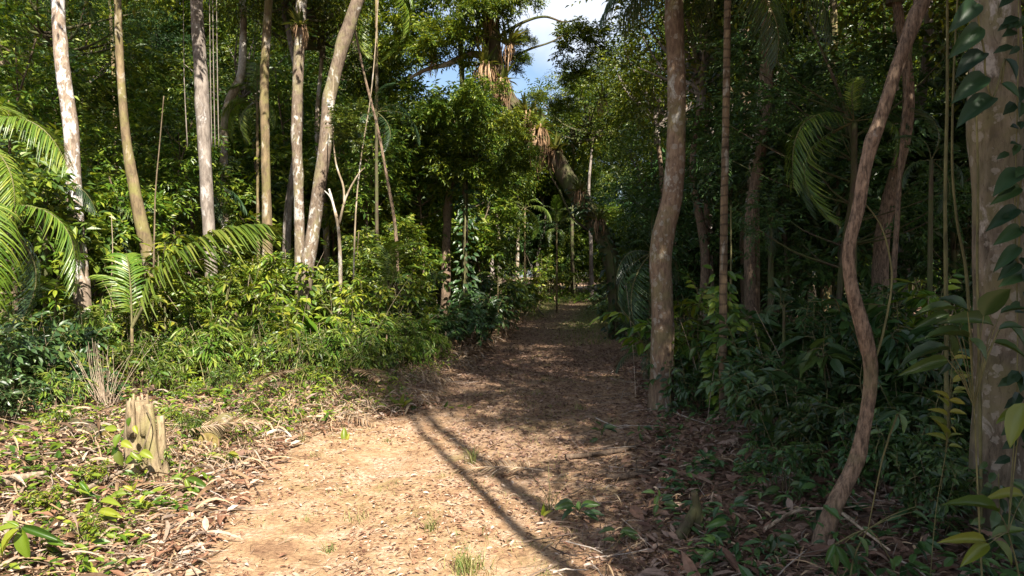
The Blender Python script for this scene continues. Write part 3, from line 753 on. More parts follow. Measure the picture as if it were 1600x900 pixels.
# slim ringed palm, crown just above the frame
pb = gnd(1130, 655)
def ring_palm():
    t = thing('palm_tree', 'slim ringed palm, fronds spreading at the top of the picture', 'palm', pb)
    Y = pb[1]
    pts = [at(1137, -35, Y), at(1136, 60, Y), at(1134, 200, Y), at(1131, 350, Y), at(1130, 500, Y), pb - [0, 0, .2]]
    C = catmull(np.array(pts)[::-1] - pb, 8); mb = MB()
    tube(mb, C, np.linspace(13, 10, len(C)) / 2 / F * Y, 10, .03)
    part('trunk', mb.mesh('palm_trunk', M['bark_ring']), t)
    top = C[-1]
    for az, pt, k, s in ((math.pi - .1, -.12, 'dark', .80), (math.pi * .8, .0, 'dark', .75), (.35, -.75, 'dark', .62), (-.25, -.45, 'dark', .72), (.8, -.3, 'dark', .8), (1.6, .1, 'dark', .9), (2.2, .1, 'dark', .9), (-1.2, .1, 'dark', .8), (-2.2, .25, 'dark', .8)):
        part('frond', FROND[k], t, tuple(top + np.array([0, 0, .02])), (0, -pt, az), s)
ring_palm()

# ------------------------------------------------------------------ background trees (things)
def in_path(x, y, m): return path_l(y) - m < x < path_r(y) + m
GRP_T = 'trees of the surrounding forest'
TPL_T = {}
def tall(x, y, Ht, key, r, barkm, rz, cs):
    b = G(x, y)
    t = thing('forest_tree', '', 'tree', b, rz, GRP_T)
    lk = (barkm, round(Ht / 1.5))
    if lk not in TPL_T:
        mb = MB(); hh = lk[1] * 1.5
        c = catmull([(0, 0, -.3), (rng.normal(0, .12), rng.normal(0, .12), hh * .35), (rng.normal(0, .2), rng.normal(0, .2), hh * .7), (0, 0, hh)], 8)
        tube(mb, c, np.linspace(1.15, .5, len(c)) * .13, 10, .06)
        TPL_T[lk] = mb.mesh('forest_trunk', M[barkm])
    hh = lk[1] * 1.5
    part('trunk', TPL_T[lk], t, None, None, (r / .13, r / .13, 1))
    part('branches', CROWN[key][1], t, (0, 0, hh - .2), None, cs)
    part('crown', CROWN[key][0], t, (0, 0, hh - .2), None, cs)
    nm = {'bark_grey': 'grey-trunked', 'bark_dark': 'dark-trunked', 'bark_pale': 'pale-trunked', 'bark_brown': 'brown-trunked', 'bark_olive': 'olive-trunked', 'bark_mottle': 'mottled'}[barkm]
    later(t, f'{nm}', 'feathery tree' if key == 'feather' else 'leafy forest tree', hh)
    return t
def under(x, y, key, s, rz=None):
    b = G(x, y)
    t = thing('understory_tree', '', 'tree', b, rng.uniform(0, 6.3) if rz is None else rz, 'small understory trees', s)
    part('trunk', UNDER[key][0], t); part('branches', UNDER[key][1], t); part('crown', UNDER[key][2], t)
    nm = {'broad': 'broad-leaved', 'broad2': 'tall broad-leaved', 'bright': 'bright green', 'dark': 'dark green', 'dark2': 'tall dark green', 'feather': 'feathery'}[key]
    later(t, nm, 'understory tree', UNDER[key][2].vertices and s * 5)
    return t

def scatter(n, ylo, yhi, xr, mind, pts):
    out = []
    for _ in range(n * 60):
        if len(out) >= n: break
        y = rng.uniform(ylo, yhi); x = xr(y, rng)
        if all((x - a) ** 2 + (y - b) ** 2 > mind ** 2 for a, b in pts + out): out.append((x, y))
    return out

left = lambda m, ext: (lambda y, r: r.uniform(-.78 * y - ext, path_l(y) - m))
right = lambda m, ext: (lambda y, r: r.uniform(path_r(y) + m, .78 * y + ext))
BK = ['bark_grey', 'bark_dark', 'bark_pale', 'bark_brown', 'bark_olive']
pl = scatter(26, 18, 40, left(1.8, 1), 2.2, [])
prr = scatter(24, 12, 33, right(1.8, 1), 2.2, [(2.1, 9.4)])
pl = [p for p in pl if not (p[1] > 20 and 600 < 800 + F * p[0] / p[1] < 800) and not (p[1] < 27 and 520 < 800 + F * p[0] / p[1] < 610)]
for i, (x, y) in enumerate(pl + prr):
    tall(x, y, rng.uniform(8.0, 13.5) if not (y > 23 and -.02 < x / y < .24) else rng.uniform(4.5, 6), ['tall_a', 'tall_b', 'tall_c', 'feather'][i % 4], rng.uniform(.07, .15), BK[i % 5], rng.uniform(0, 6.3), rng.uniform(.85, 1.15))
ul = scatter(30, 19.5, 36, left(1.2, 0), 1.5, [])
ul = [p for p in ul if not (540 < 800 + F * p[0] / p[1] < 910)]
for i, (x, y) in enumerate(ul): under(x, y, ['broad', 'bright', 'broad2', 'feather', 'bright', 'broad2'][i % 6], rng.uniform(.75, 1.25))
for px, y, k, sc in [(28, 12.6, 'broad', 1.05), (178, 15.2, 'bright', .95), (40, 13.8, 'broad', .8), (62, 15.0, 'bright', .9), (160, 16.5, 'broad2', .8), (208, 17.0, 'bright', .75), (275, 18.0, 'broad2', .95), (365, 22.5, 'broad', .9), (392, 17.4, 'bright', .5), (442, 17.6, 'broad', .5), (440, 25, 'broad2', 1.45), (552, 17.2, 'broad', .62), (575, 20.5, 'broad2', 1.05), (630, 19.2, 'bright', .8), (665, 24, 'broad2', 1.3), (610, 26, 'broad', 1.7), (760, 29.5, 'bright', 1.2), (735, 31, 'broad2', 1.6), (20, 16, 'broad2', 1.2), (120, 20, 'broad2', 1.5), (525, 24, 'bright', 1.5)]:
    under((px - 800) / F * y, y, k, sc)
ur = scatter(44, 9.5, 34, right(1.6, 3), 1.5, [(2.1, 9.4), (2.7, 8.6)])
for i, (x, y) in enumerate(ur): under(x, y, ['dark', 'dark2', 'feather', 'broad2', 'dark', 'dark2'][i % 6], rng.uniform(.75, 1.2))

# trees behind and beside the viewer on the right: they shade the right half
for (x, y, h, k, s) in [(7.0, -1.2, 6.0, 'tall_a', 1.1), (6.6, 2.5, 6.5, 'tall_b', 1.2), (7.7, -5.5, 7.0, 'tall_b', 1.1), (4.9, 1.0, 4.8, 'tall_b', .92), (5.6, 4.2, 5.5, 'tall_c', .9), (8.0, 0.2, 6.0, 'tall_a', 1.2), (7.8, 5.6, 5.2, 'tall_b', 1.0), (11.5, 0.5, 7, 'tall_b', 1.3), (12.5, 5.5, 7, 'tall_a', 1.3), (5.6, 10.2, 6.4, 'tall_b', 1.0), (8.6, 11.5, 6.0, 'tall_a', 1.1), (4.4, 21.0, 6.5, 'tall_a', .9), (8.2, -3.5, 8, 'tall_a', 1.3), (8.0, -8, 8, 'tall_c', 1.2), (9.5, 3, 7.5, 'tall_b', 1.3), (6.8, 7.5, 7.0, 'tall_a', 1.1), (10.5, 8.5, 8, 'tall_b', 1.2), (4.6, 13.0, 7.0, 'tall_b', 1.0), (4.6, 17.0, 6.0, 'tall_a', .95), (9.8, -10.5, 9, 'tall_b', 1.3), (4.75, 2.2, 5.2, 'tall_b', .72), (6.6, -3.6, 6.0, 'tall_a', .95), (3.6, 3.6, 5.6, 'tall_b', .6), (7.2, 1.6, 4.6, 'tall_b', 1.0), (6.2, 6.4, 4.6, 'tall_a', .8)]:
    tall(x, y, h, k, .12, 'bark_brown', x * 3 + y, s)

for px, y, h, k, cs, bm in [(808, 58, 9, 'tall_lit', 1.5, 'bark_pale'), (842, 60, 8.6, 'tall_b', 1.5, 'bark_grey'), (868, 62, 8.6, 'tall_lit', 1.5, 'bark_pale'), (896, 57, 11.5, 'tall_lit', 1.6, 'bark_dark'), (925, 54, 12.5, 'tall_b', 1.7, 'bark_grey'), (850, 64, 5, 'tall_lit', 1.6, 'bark_pale'), (885, 63, 5, 'tall_b', 1.5, 'bark_dark'), (820, 63, 5.5, 'tall_lit', 1.6, 'bark_pale'), (780, 50, 9, 'tall_lit', 1.4, 'bark_pale'), (770, 42, 7, 'tall_b', 1.2, 'bark_grey')]:
    tall((px - 800) / F * y, y, h, k, .16, bm, px, cs)
for x, y, h, r, cs in ((3.3, -1.8, 13.5, .12, .55), (2.62, -.5, 12.0, .075, .40)):
    t = tall(x, y, h, 'tall_c', r, 'bark_grey', 1.0, cs)
# ------------------------------------------------------------------ deep forest: one mass beyond the trees one can tell apart
def deep_forest():
    src = bpy.data.collections.new('forest_sources')
    for k in ('tall_a', 'tall_b', 'tall_c', 'feather'):
        src.objects.link(bpy.data.objects.new('forest_crown', CROWN[k][0]))
    for k in ('broad2', 'dark', 'dark2', 'broad'):
        src.objects.link(bpy.data.objects.new('forest_undergrowth', UNDER[k][2]))
    P, S, I, R = [], [], [], []
    def put(x, y, z, s, i):
        P.append((x, y, z)); S.append(s); I.append(i); R.append(rng.uniform(0, 6.3))
    for _ in range(820):
        y = rng.uniform(30, 84); x = rng.uniform(-.85 * y, .85 * y)
        if y < 59 and in_path(x, y, 2.0 + 2.5 * (y > 36)): continue
        g = float(terr(x, y))
        put(x, y, g, rng.uniform(1.0, 1.7), rng.integers(4, 8))
        if rng.uniform() < .75:
            hh = rng.uniform(6, 17)
            if -.19 * y < x < -.01 * y: hh = rng.uniform(4, .19 * y)
            if -.01 * y < x < .085 * y: hh = rng.uniform(5, .135 * y)
            if y < 52 and .0 * y < x < .26 * y: hh = rng.uniform(3.5, 5)
            put(x + rng.normal(0, .8), y, g + hh, rng.uniform(.9, 1.4), rng.integers(0, 4))
    for _ in range(70):
        y = rng.uniform(61, 72); x = rng.uniform(-14, 30)
        put(x, y, float(terr(x, y)) - .6, rng.uniform(.8, 1.3), rng.integers(4, 8))
    for _ in range(40):
        y = rng.uniform(28, 50); x = path_r(y) + rng.uniform(2.2, 12)
        put(x, y, float(terr(x, y)) - .6, rng.uniform(.7, 1.1), rng.integers(4, 8))
    me = bpy.data.meshes.new('forest')
    me.from_pydata(P, [], [])
    for nm, dt, data in (('sz', 'FLOAT', S), ('ix', 'INT', I), ('rz', 'FLOAT', R)):
        a = me.attributes.new(nm, dt, 'POINT'); a.data.foreach_set('value', data)
    o = part('forest', me); kind(o, 'stuff')
    o['label'] = 'dense green forest closing the view beyond the nearer trees'
    ng = bpy.data.node_groups.new('forest_scatter', 'GeometryNodeTree')
    ng.interface.new_socket('Geometry', in_out='INPUT', socket_type='NodeSocketGeometry')
    ng.interface.new_socket('Geometry', in_out='OUTPUT', socket_type='NodeSocketGeometry')
    N, Lk = ng.nodes, ng.links
    gi = N.new('NodeGroupInput'); go = N.new('NodeGroupOutput')
    ci = N.new('GeometryNodeCollectionInfo'); ci.inputs['Collection'].default_value = src
    ci.inputs['Separate Children'].default_value = True; ci.inputs['Reset Children'].default_value = True
    ip = N.new('GeometryNodeInstanceOnPoints'); ip.inputs['Pick Instance'].default_value = True
    def attr(nm, dt):
        a = N.new('GeometryNodeInputNamedAttribute'); a.data_type = dt; a.inputs['Name'].default_value = nm
        return a.outputs['Attribute']
    cb = N.new('ShaderNodeCombineXYZ'); Lk.new(attr('rz', 'FLOAT'), cb.inputs['Z'])
    Lk.new(gi.outputs[0], ip.inputs['Points']); Lk.new(ci.outputs[0], ip.inputs['Instance'])
    Lk.new(attr('ix', 'INT'), ip.inputs['Instance Index']); Lk.new(cb.outputs[0], ip.inputs['Rotation'])
    Lk.new(attr('sz', 'FLOAT'), ip.inputs['Scale'])
    Lk.new(ip.outputs[0], go.inputs[0])
    md = o.modifiers.new('scatter', 'NODES'); md.node_group = ng
deep_forest()

# ------------------------------------------------------------------ shrubs
def shrub(x, y, key, s, rz=None):
    b = G(x, y)
    t = thing('shrub', '', 'shrub', b, rng.uniform(0, 6.3) if rz is None else rz, 'shrubs edging the path', s)
    part('stems', SHRUB[key][0], t); part('foliage', SHRUB[key][1], t)
    nm = {'bright_a': 'sunlit broad-leaved', 'bright_b': 'sunlit small-leaved', 'green_a': 'leafy green', 'dark_a': 'dark broad-leaved', 'dark_b': 'low dark', 'sapling': 'slender leafy', 'bright_big': 'large-leaved bright', 'dark_big': 'large-leaved dark', 'dark_fine': 'dark feathery', 'narrow': 'narrow-leaved', 'fine': 'fine feathery'}[key]
    later(t, nm, 'shrub', s)
    return t
SL = [(222, 12.6, 'sapling', 1.0), (252, 13.3, 'sapling', 1.35), (300, 12.6, 'sapling', .8), (345, 13.4, 'sapling', 1.0), (372, 12.8, 'bright_big', 1.2), (440, 13.8, 'sapling', 1.15), (425, 13.0, 'bright_big', 1.35), (545, 12.6, 'sapling', .85), (572, 13.6, 'sapling', .9), (605, 14.2, 'sapling', .8), (648, 15.5, 'sapling', 1.0), (185, 11.8, 'bright_big', .8), (318, 11.9, 'bright_big', .75), (500, 12.4, 'bright_big', .9), (155, 13.8, 'sapling', 1.2), (80, 12.2, 'sapling', 1.1), (395, 12.2, 'fine', .9), (270, 12.2, 'fine', .8), (480, 11.8, 'fine', .7), (255, 10.2, 'narrow', .45), (290, 9.9, 'bright_b', .28), (352, 10.3, 'fine', .45), (395, 10.5, 'bright_b', .42), (462, 10.6, 'narrow', .3), (498, 10.9, 'bright_b', .45), (562, 11.4, 'narrow', .52), (588, 11.9, 'green_a', .45), (660, 13.6, 'narrow', .55), (685, 14.6, 'narrow', .6), (100, 8.6, 'narrow', .45), (140, 9.3, 'dark_b', .5), (40, 8.2, 'dark_b', .55), (5, 7.6, 'dark_a', .5), (85, 7.6, 'bright_b', .3), (270, 8.6, 'bright_b', .28), (300, 8.3, 'narrow', .3), (395, 9.3, 'bright_b', .26), (140, 6.3, 'bright_b', .26), (235, 6.9, 'green_a', .24), (60, 5.6, 'bright_b', .24), (120, 5.2, 'bright_a', .2), (15, 9.0, 'dark_a', .8), (70, 9.4, 'dark_b', .8), (120, 10.0, 'narrow', .6), (45, 10.4, 'narrow', .9), (105, 11.2, 'narrow', .9), (150, 11.4, 'green_a', .75), (205, 10.9, 'narrow', .62), (275, 11.0, 'narrow', .6), (305, 11.6, 'bright_a', .8), (335, 11.3, 'narrow', .8), (412, 11.5, 'green_a', .5), (440, 11.9, 'bright_a', .9), (470, 11.5, 'narrow', .62), (535, 11.9, 'narrow', .7), (590, 13.0, 'narrow', .7), (610, 12.9, 'green_a', .6), (215, 14.0, 'narrow', 1.15), (300, 15.2, 'narrow', 1.3), (385, 15.6, 'narrow', 1.3), (520, 15.5, 'narrow', 1.25), (580, 15.8, 'fine', 1.3), (650, 17.2, 'fine', 1.3), (10, 12.5, 'dark_a', 1.1), (60, 11.5, 'dark_b', 1.1), (95, 13.2, 'green_a', 1.0), (30, 9.6, 'dark_b', 1.1), (90, 10.2, 'dark_a', .8), (165, 13.0, 'narrow', .9), (195, 12.3, 'narrow', .8), (225, 12.8, 'bright_b', .8), (320, 14.2, 'bright_a', 1.1), (265, 15, 'green_a', 1.2),
      (360, 13.2, 'bright_b', 1.1), (430, 13.3, 'bright_a', 1.15), (425, 15.5, 'bright_b', 1.7), (355, 12.2, 'narrow', .75), (410, 12.0, 'narrow', .75), (515, 13.5, 'bright_b', 1.1), (575, 14.2, 'green_a', 1.1), (560, 12.4, 'narrow', .8),
      (600, 13.8, 'fine', 1.0), (625, 15.2, 'green_a', 1.1), (600, 16.5, 'green_a', 1.4), (655, 15.5, 'dark_a', 1.1), (640, 14.2, 'narrow', .8), (690, 17.0, 'dark_a', 1.2), (715, 18.5, 'dark_b', 1.4), (660, 18.5, 'green_a', 1.5), (740, 20, 'dark_a', 1.2), (765, 22, 'dark_b', 1.5), (785, 25, 'green_a', 1.4), (750, 25, 'dark_a', 1.6), (800, 29, 'dark_a', 1.3), (815, 34, 'bright_a', 1.4), (790, 33, 'green_a', 1.8), (835, 42, 'bright_a', 1.6), (820, 40, 'bright_b', 2.0),
      (870, 56, 'bright_a', 2.0), (900, 58, 'green_a', 2.2), (850, 55, 'green_a', 2.4), (930, 58, 'bright_a', 2.0), (890, 62, 'bright_b', 2.8)]
for px, y, k, s in SL: shrub((px - 800) / F * y, y, k, s)
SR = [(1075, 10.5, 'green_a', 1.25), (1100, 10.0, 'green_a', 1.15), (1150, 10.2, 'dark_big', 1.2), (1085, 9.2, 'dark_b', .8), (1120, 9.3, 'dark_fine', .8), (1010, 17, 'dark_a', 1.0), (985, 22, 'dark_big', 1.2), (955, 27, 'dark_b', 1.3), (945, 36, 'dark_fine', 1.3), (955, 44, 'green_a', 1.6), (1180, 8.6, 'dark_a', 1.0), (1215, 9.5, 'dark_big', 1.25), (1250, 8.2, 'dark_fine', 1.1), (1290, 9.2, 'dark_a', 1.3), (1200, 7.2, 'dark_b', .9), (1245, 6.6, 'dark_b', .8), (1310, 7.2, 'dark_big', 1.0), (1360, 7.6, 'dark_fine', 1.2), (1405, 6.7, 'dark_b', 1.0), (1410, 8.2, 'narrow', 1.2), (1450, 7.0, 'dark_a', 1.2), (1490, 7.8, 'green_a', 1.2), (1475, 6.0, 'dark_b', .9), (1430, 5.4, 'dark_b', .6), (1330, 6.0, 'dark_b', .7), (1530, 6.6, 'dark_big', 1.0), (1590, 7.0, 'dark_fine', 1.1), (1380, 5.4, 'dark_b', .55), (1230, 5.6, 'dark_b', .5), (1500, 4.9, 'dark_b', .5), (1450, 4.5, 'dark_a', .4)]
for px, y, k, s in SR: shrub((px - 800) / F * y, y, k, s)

# ------------------------------------------------------------------ palms and fronds
def aimed(label, base, tips, Y, keys, barkm='bark_olive', r=.05, foot=None, hub=None):
    B = at(base[0], base[1], Y); b = G(B[0], Y) if foot is None else G(*foot)
    t = thing('palm', label, 'palm', b)
    o = B - b
    mb = MB(); tube(mb, catmull([(0, 0, -.15), (o[0] * .4, o[1] * .4, o[2] * .5), o], 7), [r * 1.2, r, r * .8], 9, .03)
    part('trunk', mb.mesh('palm_stem', M[barkm]), t)
    for i, tp in enumerate(tips):
        k = keys[i % len(keys)]
        rise, droop, Ln = FR_P[k]
        phi0 = math.atan2(rise - droop, 1 - .12 * droop); l0 = Ln * math.hypot(rise - droop, 1 - .12 * droop)
        dy = tp[2] if len(tp) > 2 else rng.uniform(-.5, .3)
        v = at(tp[0], tp[1], Y + dy) - B
        hz = math.hypot(v[0], v[1]); phi = math.atan2(v[2], hz)
        part('frond', FROND[k], t, tuple(o), (0, -(phi - phi0), math.atan2(v[1], v[0])), float(np.linalg.norm(v)) / l0)
    return t
FR_P = {'big': (.58, .50, 2.4), 'long': (.75, .85, 2.4), 'arch': (.95, 1.15, 2.1), 'dark': (.70, .85, 2.2), 'small': (.9, .9, 1.2), 'small_dark': (.9, .9, 1.2)}
aimed('sunlit palm leaning in from the left edge', (-60, 215), [(106, 262), (60, 205, .8), (20, 350, -.3), (-160, 200), (-140, 300), (-60, 120, .9)], 9.2, ['long', 'arch'], foot=(-8.1, 9.3))
aimed('low palm below the sunlit palm, fronds drooping at the left edge', (-40, 330), [(116, 452), (-10, 480, -.9), (40, 490, .5), (-160, 360), (-130, 460)], 8.9, ['arch', 'arch', 'dark'], 'bark_dark', foot=(-7.3, 9.0))
aimed('shaded palm behind the low palm at the left edge', (70, 300), [(112, 405), (40, 380), (150, 330), (100, 250), (30, 270)], 12.5, ['dark'], 'bark_dark')
aimed('young palm whose big sunlit frond arches right over the shrubs', (206, 512), [(412, 352, -.5), (150, 430), (190, 400, .9), (250, 470, .8)], 11.8, ['big', 'long', 'small', 'small'], r=.03)
aimed('pale fan of palm fronds beside the crooked pale trunk', (402, 160), [(347, 180), (358, 215), (385, 222), (355, 140), (430, 200), (425, 110), (400, 100, .8)], 20, ['long', 'arch'])
aimed('pale drooping palm at the top behind the leaning mottled trunk', (588, -25), [(552, 60), (572, 88), (602, 92), (632, 62), (645, 10), (530, 0), (590, -90)], 21, ['arch', 'long'])
aimed('dim palm above the shrubs behind the forked sapling', (588, 175), [(656, 222), (640, 180), (560, 215), (600, 240), (540, 180), (615, 130)], 18.5, ['dark'], 'bark_dark')
aimed('shaded palm spreading behind the olive leaning trunk', (150, 330), [(215, 345), (200, 385), (100, 330), (110, 380), (170, 280), (240, 330)], 15.5, ['long', 'dark'], 'bark_dark')
aimed('shaded palm spreading behind the tall grey trunk', (300, 300), [(360, 300), (350, 345), (255, 310), (250, 350), (300, 240), (385, 330)], 19, ['dark'], 'bark_dark')
aimed('stemless green palm in the shrubs right of the forked sapling', (608, 455), [(576, 405), (594, 382), (618, 378), (642, 395), (660, 420), (570, 440), (655, 380)], 15, ['small', 'long'], r=.03)
aimed('sunlit arching palm left of the far bend', (820, 325), [(793, 352), (862, 345), (846, 318), (798, 318), (812, 372), (835, 372)], 36, ['arch', 'long'])
aimed('upright sunlit palm standing at the far bend', (870, 356), [(870, 305), (852, 322), (892, 325), (838, 352), (905, 352), (880, 385), (858, 385)], 37, ['arch', 'small'])
aimed('dark palm drooping behind the kinked pale-spotted trunk', (1018, 395), [(962, 440), (978, 500), (1000, 530), (985, 380), (1060, 440), (1075, 400), (1020, 330)], 13.5, ['dark'], 'bark_dark')
aimed('low dark palm spread on the ground left of the kinked trunk', (1015, 560), [(962, 580), (972, 545), (990, 530), (1010, 590, -.6), (1050, 560)], 13, ['small_dark', 'dark'], 'bark_dark', r=.03)
aimed('star-shaped bluish palm right of the slim ringed palm', (1205, 350), [(1160, 322), (1178, 298), (1212, 300), (1242, 322), (1162, 372), (1252, 368), (1205, 400)], 11.5, ['dark', 'small_dark'], 'bark_dark')
aimed('dark palm with long drooping fronds left of the crooked brown sapling trunk', (1335, 190), [(1242, 232), (1240, 292), (1268, 335), (1300, 345), (1290, 170), (1400, 250), (1420, 200), (1340, 120)], 9.5, ['dark', 'arch'], 'bark_dark')
aimed('small fan of palm fronds low in the right shade', (1225, 480), [(1190, 470), (1205, 450), (1240, 452), (1262, 475), (1195, 500)], 8.0, ['small_dark'], 'bark_dark', r=.02)
aimed('dark palm reaching across between the sapling and the thick trunk', (1455, 250), [(1400, 215), (1410, 290), (1500, 230), (1470, 330), (1430, 170), (1505, 290)], 8.5, ['dark'], 'bark_dark', r=.03)
aimed('low palm at the left bank beside the path', (778, 445), [(745, 430), (810, 440), (765, 415), (795, 420), (825, 462)], 24, ['small'], r=.03)
PL = []
for px, y, H, _, lab, k, s in PL:
    x = (px - 800) / F * y
    palm('palm', lab, G(x, y), H, .05, M['bark_olive'], 8, k, s, rng.uniform(0, 6), pitch=(.0, .55))

# ------------------------------------------------------------------ bromeliads on the trees
def brom_mesh(n=34, L=.5, seed=0):
    mb = MB(); a = rng.uniform(0, 6.3, n); e = rng.uniform(.25, 1.25, n)
    d = np.stack([np.cos(a) * np.cos(e), np.sin(a) * np.cos(e), np.sin(e)], 1)
    u = np.linspace(0, 1, 5); Lf = L * rng.uniform(.6, 1.1, n)
    C = d[:, None] * (Lf[:, None] * u)[..., None] + np.array([0, 0, -1.0]) * (.35 * Lf[:, None] * u ** 2.2 * (1.3 - np.sin(e))[:, None])[..., None]
    sv = nrm(np.cross(d, [0, 0, 1.0]))
    strips(mb, C, sv, .030 * np.array([1, .95, .8, .5, .03])[None].repeat(n, 0), 0, fold=.5)
    return mb.mesh('bromeliad_leaves', M['brom'])
def skirt_mesh(n=46, L=.7, r=.16):
    mb = MB(); a = rng.uniform(0, 6.3, n); rr = r * rng.uniform(.3, 1, n) ** .5
    u = np.linspace(0, 1, 5); Lf = L * rng.uniform(.35, 1.0, n)
    P = np.stack([np.cos(a) * rr, np.sin(a) * rr, rng.uniform(-.05, .1, n)], 1)
    C = P[:, None] + np.array([0, 0, -1.0]) * (Lf[:, None] * u)[..., None] + rng.normal(0, .012, (n, 5, 3)) + np.stack([np.cos(a), np.sin(a), 0 * a], 1)[:, None] * (.06 * np.sin(u * 3))[None, :, None]
    sv = np.stack([-np.sin(a), np.cos(a), 0 * a], 1)
    strips(mb, C, sv, rng.uniform(.006, .016, n)[:, None] * np.array([1, 1, .9, .7, .2])[None], 0)
    return mb.mesh('dead_leaf_skirt', M['root'])
BR = [brom_mesh(), brom_mesh(44, .42), brom_mesh(26, .6)]; SK = [skirt_mesh(), skirt_mesh(60, 1.0, .2)]
BL = [(469, 42, 16.3, .8, 'dark bromeliad clump with hanging roots on the whitish trunk', 1, 0), (765, 30, 21.0, 1.0, 'topmost bromeliad on the arching epiphyte tree', 0, 0), (792, 72, 21.2, 1.2, 'spiky sunlit bromeliad right of the arching trunk top', 2, 0), (758, 105, 21.2, 1.3, 'big bromeliad clump with a long dead-leaf skirt', 1, 1), (785, 128, 21.4, 1.1, 'bromeliad at the elbow of the arching trunk', 0, 1), (748, 55, 21.0, .9, 'bromeliad hanging left of the arching trunk top', 1, 0), (676, 100, 21.5, .7, 'lone bromeliad sitting on the pale side limb', 2, 0), (822, 178, 21.5, 1.1, 'shaggy bromeliad just above the large brown-skirted one', 0, 0), (838, 205, 21.7, 1.5, 'large brown-skirted bromeliad where the arching trunk crosses the path', 1, 1), (868, 235, 21.7, 1.0, 'bromeliad on the lower arch above the path', 0, 0), (905, 300, 21.6, .8, 'bromeliad halfway down the arching trunk', 1, 0), (935, 345, 21.6, .9, 'lowest bromeliad on the arching trunk', 0, 0), (708, 268, 24.0, 1.1, 'pale bromeliad crowning the short dark trunk', 2, 0), (942, 158, 26, 1.0, 'bright yellowish bromeliad high in the trees right of the sky gap', 2, 0), (735, 235, 23, 1.0, 'brown-skirted bromeliad on the ivy-clad dark trunk', 1, 1)]
for px, py, Y, s, lab, i, j in BL:
    p = at(px, py, Y)
    t = thing('bromeliad', lab, 'bromeliad', p, rng.uniform(0, 6), 'bromeliads growing on the trees', s * 1.55)
    part('rosette', BR[i], t); part('skirt', SK[j], t, None, None, (.8, .8, .62))

# ------------------------------------------------------------------ lianas and thin stems
def liana(label, pix, Y, w, mat, name='liana', cat='vine'):
    P = np.array([at(a, b, Y) for a, b in pix])
    if P[-1][2] - terr(P[-1][0], P[-1][1]) < .4 : P[-1][2] = terr(P[-1][0], P[-1][1]) - .05
    C = catmull(P, 8); mb = MB(); b = C[-1].copy()
    tube(mb, C - b, np.linspace(.5, 1.05, len(C)) * w / 2 / F * Y, 6, .09)
    o = part(name, mb.mesh(name, mat)); o.location = b
    return tag(o, label, cat)
liana('pale thin liana hanging from the leaning mottled trunk to the shrubs', [(592, -20), (586, 80), (578, 160), (565, 240), (556, 330), (552, 460), (551, 560)], 14.0, 3, M['bark_pale'])
liana('long thin stem leaning right behind the pale liana', [(553, 40), (570, 120), (590, 200), (605, 280), (618, 360), (622, 460)], 17.0, 6, M['bark_brown'], 'leaning_stem', 'stem')
for i, (x, lab) in enumerate(((286, 'hanging vine strand left of the tall grey trunk'), (327, 'nearest hanging vine strand right of the tall grey trunk'), (332, 'middle hanging vine strand right of the tall grey trunk'), (338, 'farthest right hanging vine strand by the tall grey trunk'))):
    liana(lab, [(x, -30), (x + 1, 60), (x + 2, 130), (x + 4 + 3 * (i == 0), 230)], 15.5, 1.6, M['bark_grey'])
liana('white straight bare stick standing in the shrubs right of the white-blotched trunk', [(174, 335), (176, 390), (174, 450), (173, 560)], 12.4, 1.7, M['dead'], 'bare_stick', 'stick')
liana('thin pale sapling right of the olive leaning trunk', [(256, 150), (249, 230), (243, 300), (241, 380), (240, 460), (246, 560)], 13.4, 3, M['twig'], 'thin_stem', 'stem')
liana('thin stem in the shade left of the thick mottled trunk', [(1480, -20), (1480, 150), (1477, 300), (1478, 460), (1480, 700)], 5.6, 7, M['stem'], 'thin_stem', 'stem')
liana('slender wavy vine left of the thick mottled trunk', [(1497, -20), (1490, 120), (1488, 260), (1496, 350), (1510, 430), (1522, 620)], 5.0, 5, M['stem'])
liana('arching green vine curving right of the crooked sapling trunk', [(1345, 310), (1375, 350), (1390, 400), (1393, 450), (1380, 520), (1368, 560)], 4.6, 4, M['stem'])
liana('thin vine climbing the left side of the thick mottled trunk', [(1512, -20), (1522, 120), (1528, 260), (1527, 420), (1531, 620), (1534, 860)], 4.35, 5, M['stem'])
liana('dim straight stem behind the crooked brown sapling trunk', [(1432, -30), (1421, 100), (1408, 240), (1402, 340), (1396, 440), (1395, 560)], 9.0, 9, M['bark_brown'], 'thin_stem', 'stem')
liana('thin stem rising between the ringed palm and the dim brown trunk', [(1142, 320), (1142, 420), (1140, 520), (1138, 600)], 10.0, 4, M['stem'], 'thin_stem', 'stem')
liana('twisting liana hanging from the arching epiphyte tree', [(857, 235), (860, 270), (875, 300), (895, 340), (920, 360)], 21.8, 4, M['bark_dark'])

